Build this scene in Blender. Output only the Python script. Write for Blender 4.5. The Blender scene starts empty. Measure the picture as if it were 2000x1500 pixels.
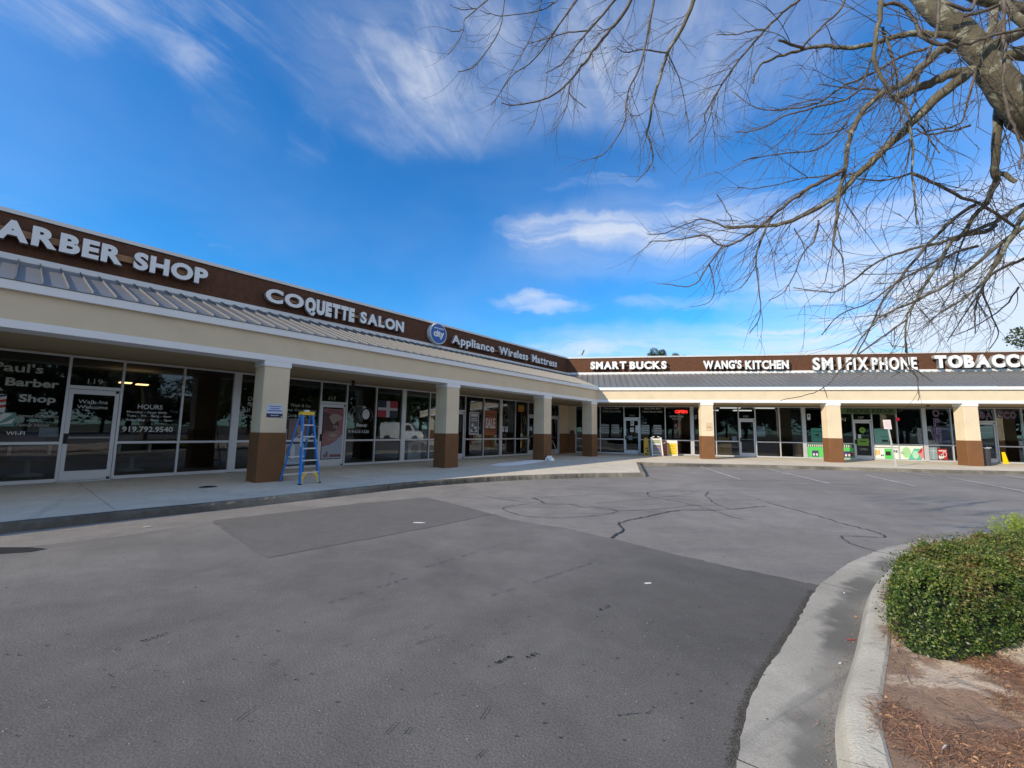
import bpy, bmesh, math, random
import numpy as np
from mathutils import Matrix, Vector

scene = bpy.context.scene
COL = scene.collection
random.seed(7)
RNG = np.random.default_rng(11)

# ------------------------------------------------------------------ camera
CAM = np.array([0.0, 0.0, 1.36])
FPX = 821.61
CR = np.array([0.99988, -0.00172, 0.01568]); CU = np.array([-0.01578, -0.10873, 0.99395]); CW = np.array([0.0, 0.99407, 0.10874])
cd = bpy.data.cameras.new("camera"); cam = bpy.data.objects.new("camera", cd); COL.objects.link(cam)
cd.sensor_width = 36.0; cd.lens = FPX / 2000 * 36.0; cd.clip_start = 0.05; cd.clip_end = 3000
m = Matrix.Identity(4)
for i in range(3):
    m[i][0] = CR[i]; m[i][1] = CU[i]; m[i][2] = -CW[i]; m[i][3] = CAM[i]
cam.matrix_world = m
scene.camera = cam

# ------------------------------------------------------------------ node helper
class NT:
    def __init__(s, tree):
        s.t = tree; s.n = tree.nodes; s.l = tree.links
    def new(s, typ, **kw):
        n = s.n.new(typ)
        for k, v in kw.items():
            setattr(n, k, v)
        return n
    def set(s, sock, v):
        if hasattr(v, 'links'):
            s.l.new(v, sock)
        elif v is not None:
            sock.default_value = v
    def math(s, op, a, b=None, c=None, clamp=False):
        n = s.new('ShaderNodeMath', operation=op, use_clamp=clamp)
        s.set(n.inputs[0], a)
        if b is not None: s.set(n.inputs[1], b)
        if c is not None: s.set(n.inputs[2], c)
        return n.outputs[0]
    def ramp(s, v, lo, hi, a=0.0, b=1.0, smooth=True):
        n = s.new('ShaderNodeMapRange', interpolation_type='SMOOTHSTEP' if smooth else 'LINEAR')
        s.set(n.inputs[0], v); s.set(n.inputs[1], lo); s.set(n.inputs[2], hi); s.set(n.inputs[3], a); s.set(n.inputs[4], b)
        return n.outputs[0]
    def mix(s, f, a, b, mode='MIX'):
        n = s.new('ShaderNodeMix', data_type='RGBA', blend_type=mode)
        s.set(n.inputs[0], f); s.set(n.inputs[6], a); s.set(n.inputs[7], b)
        return n.outputs[2]
    def noise(s, vec, scale, detail=3.0, rough=0.55, dist=0.0):
        n = s.new('ShaderNodeTexNoise')
        s.set(n.inputs['Vector'], vec); n.inputs['Scale'].default_value = scale
        n.inputs['Detail'].default_value = detail; n.inputs['Roughness'].default_value = rough; n.inputs['Distortion'].default_value = dist
        return n.outputs[0]
    def voro(s, vec, scale, feature='F1'):
        n = s.new('ShaderNodeTexVoronoi', feature=feature)
        s.set(n.inputs['Vector'], vec); n.inputs['Scale'].default_value = scale
        return n
    def mapping(s, vec, loc=(0, 0, 0), rot=(0, 0, 0), sc=(1, 1, 1)):
        if any(rot) and sc != (1, 1, 1): vec = s.mapping(vec, rot=rot); rot = (0, 0, 0)
        n = s.new('ShaderNodeMapping')
        s.set(n.inputs[0], vec); n.inputs[1].default_value = loc; n.inputs[2].default_value = rot; n.inputs[3].default_value = sc
        return n.outputs[0]
    def comb(s, x, y, z):
        n = s.new('ShaderNodeCombineXYZ'); s.set(n.inputs[0], x); s.set(n.inputs[1], y); s.set(n.inputs[2], z); return n.outputs[0]
    def sep(s, v):
        n = s.new('ShaderNodeSeparateXYZ'); s.set(n.inputs[0], v); return n.outputs

# ------------------------------------------------------------------ sky + sun
LT = Vector((1.705, 1.127, -1.0))                      # direction the sunlight travels
SUN_EL = math.atan2(1.0, math.hypot(1.705, 1.127))
SUN_AZ = math.atan2(-1.705, -1.127)
wd = bpy.data.worlds.new("World"); scene.world = wd; wd.use_nodes = True
w_ = NT(wd.node_tree); wd.node_tree.nodes.clear()
sky = w_.new('ShaderNodeTexSky', sky_type='NISHITA', sun_disc=False)
sky.sun_elevation = SUN_EL; sky.sun_rotation = SUN_AZ; sky.air_density = 1.0; sky.dust_density = 0.25; sky.ozone_density = 2.2
hs = w_.new('ShaderNodeHueSaturation'); hs.inputs['Saturation'].default_value = 1.25; hs.inputs['Hue'].default_value = 0.497
w_.l.new(sky.outputs[0], hs.inputs['Color'])
tc = w_.new('ShaderNodeTexCoord'); gx, gy, gz = w_.sep(tc.outputs['Generated'])
az = w_.math('ARCTAN2', gx, gy); el = w_.math('ARCSINE', gz)
den = w_.math('ADD', w_.math('MAXIMUM', gz, 0.0), 0.15)
cu = w_.math('DIVIDE', gx, den); cv = w_.math('DIVIDE', gy, den)
cp = w_.comb(cu, cv, 0.0)
def blobs(L):
    tot = None
    for a0, e0, ra, re, s_ in L:
        a = w_.math('POWER', w_.math('ABSOLUTE', w_.math('MULTIPLY', w_.math('SUBTRACT', az, a0), 1.0 / ra)), 2.0)
        e = w_.math('POWER', w_.math('ABSOLUTE', w_.math('MULTIPLY', w_.math('SUBTRACT', el, e0), 1.0 / re)), 2.0)
        v = w_.math('MULTIPLY', w_.ramp(w_.math('ADD', a, e), 1.0, 0.0), s_)
        tot = v if tot is None else w_.math('ADD', tot, v)
    return tot
def ae(px, py):
    d = CW + (px - 1000) / FPX * CR - (py - 750) / FPX * CU; d = d / np.linalg.norm(d)
    return float(math.atan2(d[0], d[1])), float(math.asin(d[2]))
def bl(L):
    out = []
    for px, py, rx, ry, s_ in L:
        a0, e0 = ae(px, py); a1, _ = ae(px + rx, py); _, e1 = ae(px, py - ry)
        out.append((a0, e0, abs(a1 - a0), max(abs(e1 - e0), 0.004), s_))
    return out
# high cirrus wisps combed along one direction, flat cloud bands low in the sky
wv = w_.noise(w_.comb(az, el, 0.0), 3.2, 5.0, .6); wv2 = w_.noise(w_.comb(w_.math('ADD', az, 7.0), el, 0.0), 3.0, 5.0, .6)
AZ0, EL0 = az, el
az = w_.math('ADD', az, w_.math('MULTIPLY', w_.math('SUBTRACT', wv, .5), .34)); el = w_.math('ADD', el, w_.math('MULTIPLY', w_.math('SUBTRACT', wv2, .5), .13))
mA = blobs(bl([(60, 40, 260, 90, .45), (200, 60, 120, 60, .5), (300, 40, 200, 130, .6), (440, 90, 110, 150, .6), (600, 70, 180, 110, .7), (690, 90, 80, 110, .4),
               (570, 170, 60, 70, .5), (600, 230, 60, 110, .25), (840, 120, 190, 150, .95), (800, 230, 130, 110, .5), (900, 250, 90, 90, .4), (1000, 30, 300, 90, .6),
               (1250, 60, 300, 170, .55), (1150, 190, 220, 110, .45), (1500, 120, 260, 170, .3), (480, 250, 50, 80, .15), (1340, 230, 160, 90, .3)]))
mB = blobs(bl([(1090, 458, 190, 50, .75), (1280, 460, 240, 60, .8), (1500, 430, 240, 80, .65), (1750, 440, 320, 120, .55), (2050, 450, 320, 200, .55),
               (1600, 590, 420, 110, .6), (1900, 600, 380, 130, .75), (1300, 595, 160, 28, .6), (1150, 374, 170, 22, .55), (1330, 400, 170, 30, .6),
               (1090, 605, 110, 20, .55), (990, 578, 110, 22, .5), (1050, 590, 120, 26, .5), (452, 492, 30, 8, .55), (430, 470, 60, 20, .25), (260, 420, 90, 30, .2), (1100, 690, 130, 32, .6), (1020, 672, 70, 14, .5),
               (1350, 690, 360, 50, .6), (1700, 690, 400, 60, .5), (-300, 300, 500, 200, .3), (2700, 400, 500, 300, .6)]))
mA_ = w_.mapping(cp, rot=(0, 0, math.radians(-66)), sc=(1.6, 5.2, 1.0))
nA = w_.noise(mA_, 1.6, 7.0, .62, .9)
nA2 = w_.noise(w_.mapping(cp, loc=(3, 1, 0)), 2.2, 6.0, .62, .4)
nAA = w_.math('ADD', w_.math('MULTIPLY', nA, .5), w_.math('MULTIPLY', nA2, .5))
dA = w_.math('MULTIPLY', w_.ramp(nAA, .40, .72), w_.math('MINIMUM', mA, 1.0))
mB_ = w_.mapping(w_.comb(az, el, 0.0), rot=(0, 0, math.radians(5)), sc=(1.5, 13.0, 1.0))
nB = w_.noise(mB_, 2.0, 8.0, .62, .9)
dB = w_.ramp(w_.math('SUBTRACT', w_.math('ADD', w_.math('MINIMUM', mB, 1.05), w_.math('MULTIPLY', nB, 1.5)), 1.02), .0, 1.15)
dB = w_.math('MULTIPLY', dB, w_.ramp(mB, .02, .3))
veil = w_.math('MULTIPLY', w_.ramp(w_.noise(cp, .8, 4.0, .55, .3), .35, .8), .12)
rb = w_.ramp(w_.math('ADD', w_.math('MULTIPLY', gx, .75), w_.math('MULTIPLY', gy, -.66)), -.02, .70)  # added cloud cover right and behind, mostly out of view, fills the shaded wing
veil = w_.math('ADD', veil, w_.math('MULTIPLY', w_.math('MULTIPLY', rb, .78), w_.ramp(w_.noise(cp, 1.1, 6.0, .6, .5), .30, .62, .55, 1.0)))
hz_ = blobs(bl([(1750, 540, 900, 230, .50), (1300, 690, 900, 70, .36), (2100, 650, 900, 120, .3), (1250, 470, 420, 110, .20), (850, 150, 380, 220, .16), (1300, 120, 420, 240, .20)]))
veil = w_.math('ADD', veil, w_.math('MULTIPLY', hz_, w_.ramp(nB, .30, .60, .55, 1.0)))
dens = w_.math('MINIMUM', w_.math('ADD', w_.math('ADD', w_.math('MULTIPLY', dA, .62), w_.math('MULTIPLY', dB, .56)), veil), .86)
dens = w_.math('MULTIPLY', dens, w_.ramp(gz, -0.02, 0.03))
tint = w_.mix(1.0, hs.outputs[0], (0.31, 0.83, 1.14, 1), 'MULTIPLY')
SKY_TINT = w_.mix(dens, tint, (4.25, 4.45, 4.8, 1))
bg = w_.new('ShaderNodeBackground'); bg.inputs[1].default_value = 0.118
w_.l.new(SKY_TINT, bg.inputs[0])
wo = w_.new('ShaderNodeOutputWorld'); w_.l.new(bg.outputs[0], wo.inputs[0])
try:
    wd.cycles.sampling_method = 'MANUAL'; wd.cycles.sample_map_resolution = 512
except Exception:
    pass
sd = bpy.data.lights.new("sun", 'SUN'); sd.energy = 3.35; sd.angle = math.radians(0.53); sd.color = (1.0, 0.86, 0.66)
sun = bpy.data.objects.new("sun", sd); COL.objects.link(sun)
sun.rotation_euler = LT.to_track_quat('-Z', 'Y').to_euler(); sun.location = (-30, -25, 30)

scene.view_settings.view_transform = 'Standard'; scene.view_settings.look = 'None'
scene.view_settings.exposure = 0.74; scene.view_settings.gamma = 1.0; scene.view_settings.use_curve_mapping = False
scene.render.engine = 'CYCLES'
scene.cycles.max_bounces = 7; scene.cycles.diffuse_bounces = 3; scene.cycles.glossy_bounces = 3; scene.cycles.transmission_bounces = 4
scene.cycles.transparent_max_bounces = 12; scene.cycles.caustics_reflective = False; scene.cycles.caustics_refractive = False
scene.cycles.use_denoising = True

# ------------------------------------------------------------------ materials
MATS = {}
def mat(name, col, rough=.6, metal=0.0, var=0.0, vscale=4.0, bump=0.0, bscale=60.0, emit=None, estr=1.0, island=0.0, spec=0.5, coords='Object', dirt=None):
    if name in MATS: return MATS[name]
    mt = bpy.data.materials.new(name); mt.use_nodes = True; t = NT(mt.node_tree)
    b = mt.node_tree.nodes['Principled BSDF']
    c = (col[0], col[1], col[2], 1)
    b.inputs['Roughness'].default_value = rough; b.inputs['Metallic'].default_value = metal
    b.inputs['Specular IOR Level'].default_value = spec
    tcn = t.new('ShaderNodeTexCoord')
    vec = tcn.outputs['Object'] if coords == 'Object' else t.new('ShaderNodeNewGeometry').outputs['Position']
    out = None
    if var > 0:
        n = t.noise(vec, vscale, 5.0, .6)
        k = t.ramp(n, .3, .7, 1 - var, 1 + var, False)
        vm = t.new('ShaderNodeVectorMath', operation='SCALE'); vm.inputs[0].default_value = c[:3]; t.l.new(k, vm.inputs['Scale'])
        out = vm.outputs[0]
    if island > 0:
        g = t.new('ShaderNodeNewGeometry')
        k = t.ramp(g.outputs['Random Per Island'], 0, 1, 1 - island, 1 + island, False)
        vm = t.new('ShaderNodeVectorMath', operation='SCALE'); t.set(vm.inputs[0], out if out is not None else c[:3]); t.l.new(k, vm.inputs['Scale'])
        out = vm.outputs[0]
    if dirt:
        n = t.noise(vec, dirt[1], 6.0, .65, .3)
        f = t.ramp(n, dirt[2], dirt[3], 0.0, dirt[4])
        out = t.mix(f, out if out is not None else c, (*dirt[0], 1))
    if out is not None: t.l.new(out, b.inputs['Base Color'])
    else: b.inputs['Base Color'].default_value = c
    if emit:
        b.inputs['Emission Color'].default_value = (*emit, 1); b.inputs['Emission Strength'].default_value = estr
    if bump > 0:
        bn = t.new('ShaderNodeBump'); bn.inputs['Strength'].default_value = min(1.0, bump); bn.inputs['Distance'].default_value = .01
        t.l.new(t.noise(vec, bscale, 6.0, .65), bn.inputs['Height']); t.l.new(bn.outputs[0], b.inputs['Normal'])
    MATS[name] = mt
    return mt

BEIGE = mat('beige_stucco', (.67, .555, .39), .85, var=.05, vscale=1.3, bump=.35, bscale=160, dirt=((.46, .37, .25), .9, .50, .8, .45))
BROWN = mat('brown_stucco', (.170, .074, .026), .8, var=.10, vscale=1.6, bump=.4, bscale=140, dirt=((.09, .05, .028), 2.2, .52, .72, .5))
PARA = mat('brown_rough_stucco', (.104, .040, .018), .85, var=.22, vscale=9.0, bump=1.0, bscale=26)
WHITE = mat('white_trim_paint', (.78, .78, .78), .5, var=.03, vscale=2.0, dirt=((.55, .53, .5), 2.0, .6, .85, .4))
CAPM = mat('metal_cap', (.66, .65, .63), .45, metal=.2, var=.05, vscale=1.5)
SOFFIT = mat('soffit_board', (.42, .33, .20), .8, var=.06, vscale=1.0)
ROOFM = mat('grey_roof_metal', (.195, .193, .190), .42, metal=.25, var=.06, vscale=.7, dirt=((.16, .155, .15), 1.2, .5, .8, .35))
ALU = mat('aluminium_frame', (.60, .61, .64), .38, metal=.35, var=.03, vscale=3)
LETW = mat('white_letter_face', (.80, .80, .80), .35, var=.02, vscale=3)
LETS = mat('letter_return', (.50, .50, .50), .4, metal=.4)
RACE2 = mat('raceway_brown', (.17, .075, .035), .6, var=.12, vscale=4)
RACE = mat('raceway_tan', (.36, .19, .085), .6, var=.12, vscale=4)
BLACK = mat('black_plastic', (.012, .012, .014), .45)
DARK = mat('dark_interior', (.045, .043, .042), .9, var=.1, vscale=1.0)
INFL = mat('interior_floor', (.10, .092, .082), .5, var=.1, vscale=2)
VIN = mat('white_vinyl', (.62, .62, .62), .5)
VOLD = mat('faded_vinyl', (.42, .43, .40), .5, var=.15, vscale=12)
PAPER = mat('white_paper', (.62, .64, .68), .6, var=.05, vscale=5)
APPL = mat('appliance_white', (.66, .70, .74), .3)
RUB = mat('rubber_grey', (.05, .05, .05), .8)
def flat(name, c, **k): return mat(name, c, k.pop('rough', .5), **k)

GLASS = bpy.data.materials.new('shop_glass'); GLASS.use_nodes = True
_t = NT(GLASS.node_tree); GLASS.node_tree.nodes.clear()
_tr = _t.new('ShaderNodeBsdfTransparent'); _tr.inputs[0].default_value = (.80, .825, .83, 1)
_gl = _t.new('ShaderNodeBsdfGlossy'); _gl.inputs['Roughness'].default_value = 0.0; _gl.inputs[0].default_value = (.92, .95, 1, 1)
_fr = _t.new('ShaderNodeFresnel'); _fr.inputs[0].default_value = 1.52
_nz = _t.noise(_t.new('ShaderNodeTexCoord').outputs['Object'], .9, 2.0, .5)
_bp = _t.new('ShaderNodeBump'); _bp.inputs['Strength'].default_value = .05; _bp.inputs['Distance'].default_value = .03; _t.l.new(_nz, _bp.inputs['Height']); _t.l.new(_bp.outputs[0], _gl.inputs['Normal'])
_mx = _t.new('ShaderNodeMixShader'); _t.l.new(_t.math('MULTIPLY', _fr.outputs[0], .95, clamp=True), _mx.inputs[0]); _t.l.new(_tr.outputs[0], _mx.inputs[1]); _t.l.new(_gl.outputs[0], _mx.inputs[2])
_o = _t.new('ShaderNodeOutputMaterial'); _t.l.new(_mx.outputs[0], _o.inputs[0])

# ------------------------------------------------------------------ object helpers
WM = {}
def _link(o, parent, M):
    COL.objects.link(o)
    if parent is not None:
        o.parent = parent; o.matrix_parent_inverse = Matrix.Identity(4)
        o.matrix_basis = WM[parent.name].inverted() @ M
    else:
        o.matrix_basis = M
    WM[o.name] = M.copy()
    return o
def tag(o, label=None, cat=None, group=None, kind=None):
    if label: o['label'] = label
    if cat: o['category'] = cat
    if group: o['group'] = group
    if kind: o['kind'] = kind
    return o
def empty(name, M=None, label=None, cat=None, group=None):
    o = bpy.data.objects.new(name, None); o.empty_display_size = .2
    _link(o, None, M or Matrix.Identity(4)); return tag(o, label, cat, group)
def mobj(name, me, parent=None, M=None):
    o = bpy.data.objects.new(name, me); return _link(o, parent, M or (WM[parent.name] if parent else Matrix.Identity(4)))

class MB:
    def __init__(s): s.v = []; s.f = []; s.m = []; s.sm = []
    def add(s, vs, fs, mi=0, smooth=False):
        o = len(s.v); s.v += [tuple(map(float, v)) for v in vs]
        for f in fs: s.f.append([o + i for i in f]); s.m.append(mi); s.sm.append(smooth)
        return s
    def box(s, x0, x1, y0, y1, z0, z1, mi=0):
        if x0 > x1: x0, x1 = x1, x0
        if y0 > y1: y0, y1 = y1, y0
        if z0 > z1: z0, z1 = z1, z0
        return s.add([(x0, y0, z0), (x1, y0, z0), (x1, y1, z0), (x0, y1, z0), (x0, y0, z1), (x1, y0, z1), (x1, y1, z1), (x0, y1, z1)],
                     [(0, 3, 2, 1), (4, 5, 6, 7), (0, 1, 5, 4), (1, 2, 6, 5), (2, 3, 7, 6), (3, 0, 4, 7)], mi)
    def prism(s, poly, a, b, axis='y', mi=0):
        # poly of 2D points, extruded from a to b along axis
        def P(p, t):
            return (p[0], t, p[1]) if axis == 'y' else ((t, p[0], p[1]) if axis == 'x' else (p[0], p[1], t))
        n = len(poly); vs = [P(p, a) for p in poly] + [P(p, b) for p in poly]
        fs = [tuple(range(n)), tuple(range(2 * n - 1, n - 1, -1))] + [(i, i + n, (i + 1) % n + n, (i + 1) % n) for i in range(n)]
        return s.add(vs, fs, mi)
    def quad(s, pts, mi=0): return s.add(pts, [tuple(range(len(pts)))], mi)
    def ell(s, cx, cz, rx, rz, y0, y1, n=20, mi=0, a0=0, a1=2 * math.pi):
        return s.prism([(cx + rx * math.cos(a0 + (a1 - a0) * i / n), cz + rz * math.sin(a0 + (a1 - a0) * i / n)) for i in range(n)], y0, y1, 'y', mi)
    def bar(s, a, b, w, d, up=(0, 0, 1), mi=0):
        a = Vector(a); b = Vector(b); t = (b - a).normalized(); u = t.cross(Vector(up))
        if u.length < 1e-4: u = t.cross(Vector((1, 0, 0)))
        u.normalize(); v = u.cross(t).normalized(); vs = []
        for p in (a, b):
            for sx, sy in ((-1, -1), (1, -1), (1, 1), (-1, 1)): vs.append(tuple(p + u * (sx * w / 2) + v * (sy * d / 2)))
        return s.add(vs, [(0, 1, 2, 3), (7, 6, 5, 4), (0, 4, 5, 1), (1, 5, 6, 2), (2, 6, 7, 3), (3, 7, 4, 0)], mi)
    def tube(s, pts, rad, n=8, mi=0, smooth=True, cap=True):
        pts = [Vector(p) for p in pts]; N = len(pts); rad = rad if hasattr(rad, '__len__') else [rad] * N
        vs = []; t0 = (pts[1] - pts[0]).normalized(); u = t0.orthogonal().normalized()
        for i, p in enumerate(pts):
            t = (pts[min(i + 1, N - 1)] - pts[max(i - 1, 0)])
            t = t.normalized() if t.length > 1e-9 else t0
            u = (u - t * u.dot(t)); u = u.normalized() if u.length > 1e-6 else t.orthogonal().normalized()
            v = t.cross(u)
            for k in range(n):
                a = 2 * math.pi * k / n; vs.append(tuple(p + (u * math.cos(a) + v * math.sin(a)) * rad[i]))
        fs = [(i * n + k, i * n + (k + 1) % n, (i + 1) * n + (k + 1) % n, (i + 1) * n + k) for i in range(N - 1) for k in range(n)]
        if cap: fs += [tuple(range(n - 1, -1, -1)), tuple(range((N - 1) * n, N * n))]
        return s.add(vs, fs, mi, smooth)
    def lathe(s, prof, n=20, mi=0, c=(0, 0)):
        vs = [(c[0] + r * math.cos(2 * math.pi * k / n), c[1] + r * math.sin(2 * math.pi * k / n), z) for r, z in prof for k in range(n)]
        N = len(prof); fs = [(i * n + k, i * n + (k + 1) % n, (i + 1) * n + (k + 1) % n, (i + 1) * n + k) for i in range(N - 1) for k in range(n)]
        return s.add(vs, fs, mi, True)
    def mesh(s, name, mats):
        me = bpy.data.meshes.new(name); me.from_pydata(s.v, [], s.f)
        for mt in (mats if isinstance(mats, (list, tuple)) else [mats]): me.materials.append(mt)
        me.polygons.foreach_set('material_index', s.m); me.polygons.foreach_set('use_smooth', s.sm); me.update()
        return me
    def build(s, name, mats, parent=None, M=None): return mobj(name, s.mesh(name, mats), parent, M)
def np_mesh(name, V, F, mats, smooth=False, mi=None):
    V = np.asarray(V, dtype=np.float32).reshape(-1, 3); F = np.asarray(F, dtype=np.int32); k = F.shape[1]
    me = bpy.data.meshes.new(name); me.vertices.add(len(V)); me.vertices.foreach_set('co', V.ravel())
    me.loops.add(F.size); me.loops.foreach_set('vertex_index', F.ravel())
    me.polygons.add(len(F)); me.polygons.foreach_set('loop_start', np.arange(0, F.size, k, dtype=np.int32)); me.polygons.foreach_set('loop_total', np.full(len(F), k, dtype=np.int32))
    for mt in (mats if isinstance(mats, (list, tuple)) else [mats]): me.materials.append(mt)
    if mi is not None: me.polygons.foreach_set('material_index', np.asarray(mi, dtype=np.int32))
    me.polygons.foreach_set('use_smooth', np.full(len(F), smooth)); me.update(calc_edges=True); me.validate()
    return me

# wing frames: x = s along the shop front (to the right as one faces it), y = inwards, z = up; origin at the corner column
DPT = Vector((4.77407, 23.50237, 0)); WIN = {}
for k, dr in (('L', (0.635767, 0.771881)), ('R', (0.983079, -0.183184))):
    ang = math.atan2(dr[1], dr[0]); WIN[k] = Matrix.Translation(DPT) @ Matrix.Rotation(ang, 4, 'Z')
def at(k, s, o=0.0, z=0.0, rz=0.0):        # o = outwards from the column face
    return WIN[k] @ Matrix.Translation((s, -o, z)) @ Matrix.Rotation(rz, 4, 'Z')
def wp(k, s, o, z=0.0): return WIN[k] @ Vector((s, -o, z))
TB = math.tan(math.radians(61.078 / 2))
SF, PO = -3.02, -3.16
Z_ZB, Z_SOF, Z_LT, Z_UB, Z_EAVE, Z_RT, Z_TT, Z_CB, Z_CT, Z_HEAD, Z_RAIL = 1.19, 2.983, 3.125, 3.645, 3.82, 4.96, 5.095, 6.007, 6.10, 2.95, .90
ASPH = -.13

# ------------------------------------------------------------------ ground, road surface
def ground_mat(name, base, warm, fleck, mott=.22, speck=.35, seed=0.0, rough=.88, bumpd=.006, streak=None):
    mt = bpy.data.materials.new(name); mt.use_nodes = True; t = NT(mt.node_tree); b = mt.node_tree.nodes['Principled BSDF']
    pos = t.mapping(t.new('ShaderNodeNewGeometry').outputs['Position'], loc=(seed, seed * 1.7, 0))
    big = t.noise(pos, .28, 6.0, .6, .6); mid = t.noise(pos, 1.7, 5.0, .6, .3)
    c = t.mix(t.ramp(big, .35, .65), (*base, 1), (*warm, 1))
    k = t.math('ADD', t.ramp(mid, .3, .7, 1 - mott, 1 + mott, False), t.math('MULTIPLY', t.math('SUBTRACT', t.noise(pos, 7.0, 6.0, .7), .5), .35))
    fine = t.noise(pos, 95.0, 3.0, .75); fine2 = t.voro(pos, 70.0)
    k = t.math('MULTIPLY', k, t.ramp(fine, .3, .7, 1 - speck, 1 + speck, False))
    vm = t.new('ShaderNodeVectorMath', operation='SCALE'); t.l.new(c, vm.inputs[0]); t.l.new(k, vm.inputs['Scale']); c = vm.outputs[0]
    vv = t.voro(pos, 38.0); fl = t.math('MULTIPLY', t.ramp(vv.outputs['Distance'], .16, .06), t.ramp(t.sep(vv.outputs['Color'])[0], .84, .9))
    c = t.mix(t.math('MULTIPLY', fl, .35), c, (*fleck, 1))
    vd = t.voro(pos, 5.0); dk = t.math('MULTIPLY', t.ramp(vd.outputs['Distance'], .05, .015), t.ramp(t.sep(vd.outputs['Color'])[1], .86, .9))
    c = t.mix(t.math('MULTIPLY', dk, .8), c, (.02, .02, .02, 1))
    if streak:
        st = t.noise(t.mapping(pos, rot=(0, 0, streak[0]), sc=(.22, 2.6, 1)), 1.0, 6.0, .65, .4)
        c = t.mix(t.ramp(st, .52, .74, 0, streak[1]), c, (*streak[2], 1))
    t.l.new(c, b.inputs['Base Color']); b.inputs['Roughness'].default_value = rough; b.inputs['Specular IOR Level'].default_value = .3
    bn = t.new('ShaderNodeBump'); bn.inputs['Strength'].default_value = .8; bn.inputs['Distance'].default_value = bumpd
    h = t.math('ADD', t.math('MULTIPLY', fine, .8), t.math('MULTIPLY', fine2.outputs['Distance'], .7)); t.l.new(h, bn.inputs['Height']); t.l.new(bn.outputs[0], b.inputs['Normal'])
    return mt
A_OLD = ground_mat('old_asphalt', (.208, .193, .176), (.252, .234, .214), (.5, .5, .5), .12, .26, 0, streak=(math.radians(-5), .45, (.10, .10, .115)))
A_NEW = ground_mat('newer_asphalt', (.098, .092, .084), (.128, .120, .109), (.6, .6, .6), .13, .42, 5.3, bumpd=.0022, streak=(math.radians(50), .45, (.085, .08, .074)))
def wear_gradient(mt, p, d, lo, hi, target):
    t = NT(mt.node_tree); b = mt.node_tree.nodes['Principled BSDF']; src = b.inputs['Base Color'].links[0].from_socket
    pos = t.new('ShaderNodeNewGeometry').outputs['Position']; x, y, z = t.sep(pos)
    v = t.math('ADD', t.math('MULTIPLY', t.math('SUBTRACT', x, p[0]), d[0]), t.math('MULTIPLY', t.math('SUBTRACT', y, p[1]), d[1]))
    v = t.math('ADD', v, t.math('MULTIPLY', t.math('SUBTRACT', t.noise(pos, .9, 5, .6), .5), 2.4))
    t.l.new(t.mix(t.ramp(v, lo, hi), src, t.mix(1.0, src, (*target, 1), 'MULTIPLY')), b.inputs['Base Color'])
A_PAT = ground_mat('patch_asphalt', (.136, .129, .121), (.148, .140, .130), (.4, .4, .4), .06, .2, 9.1)
def gutter_stain(mt):
    t = NT(mt.node_tree); b = mt.node_tree.nodes['Principled BSDF']; src = b.inputs['Base Color'].links[0].from_socket
    a = t.new('ShaderNodeAttribute', attribute_name='across').outputs['Fac']; pos = t.new('ShaderNodeNewGeometry').outputs['Position']
    v = t.math('ADD', a, t.math('MULTIPLY', t.math('SUBTRACT', t.noise(pos, 2.6, 6, .62), .5), .55))
    f = t.math('MULTIPLY', t.ramp(v, -.26, -.12), t.ramp(t.noise(pos, 1.3, 3, .5), .30, .62, .35, .9))
    t.l.new(t.mix(f, src, (.13, .125, .11, 1)), b.inputs['Base Color'])
def poly_sheet(name, pts, z, mt, parent=None, thick=None):
    b = MB(); pts = [(p[0], p[1]) for p in pts]
    if thick: b.prism(pts, z - thick, z, 'z')
    else: b.quad([(x, y, z) for x, y in pts])
    me = b.mesh(name, mt); bm = bmesh.new(); bm.from_mesh(me); bmesh.ops.recalc_face_normals(bm, faces=bm.faces)
    bmesh.ops.triangulate(bm, faces=[f for f in bm.faces if len(f.verts) > 4]); 
    if not thick:
        for f in bm.faces:
            if f.normal.z < 0: f.normal_flip()
    bm.to_mesh(me); bm.free()
    return mobj(name, me, parent)
EARTH = mat('far_earth', (.10, .10, .055), .95, var=.25, vscale=.2, coords='World')
tag(poly_sheet('ground', [(-1500, -1500), (1500, -1500), (1500, 1500), (-1500, 1500)], -.19, EARTH), kind='structure')
lot = tag(poly_sheet('parking_lot', [(-60, -50), (75, -50), (75, 60), (-60, 60)], ASPH, A_OLD), kind='structure')

def unpr(px, py, z):
    d = CW + (px - 1000) / FPX * CR - (py - 750) / FPX * CU; return CAM + d * ((z - CAM[2]) / d[2])
def onw(k, px, py, o):
    d = CW + (px - 1000) / FPX * CR - (py - 750) / FPX * CU
    M = WIN[k]; n = np.array(M.to_3x3() @ Vector((0, -1, 0))); P0 = np.array(DPT) + n * o
    P = CAM + d * (((P0 - CAM) @ n) / (d @ n)); q = M.inverted() @ Vector(P); return q.x, q.z

def catmull(P, n=8, closed=False):
    P = [np.array(p, float) for p in P]; out = []
    for i in range(len(P) - 1):
        p0 = P[max(i - 1, 0)]; p1 = P[i]; p2 = P[i + 1]; p3 = P[min(i + 2, len(P) - 1)]
        for j in range(n):
            t = j / n; out.append(.5 * ((2 * p1) + (-p0 + p2) * t + (2 * p0 - 5 * p1 + 4 * p2 - p3) * t * t + (-p0 + 3 * p1 - 3 * p2 + p3) * t ** 3))
    out.append(P[-1]); return out

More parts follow.
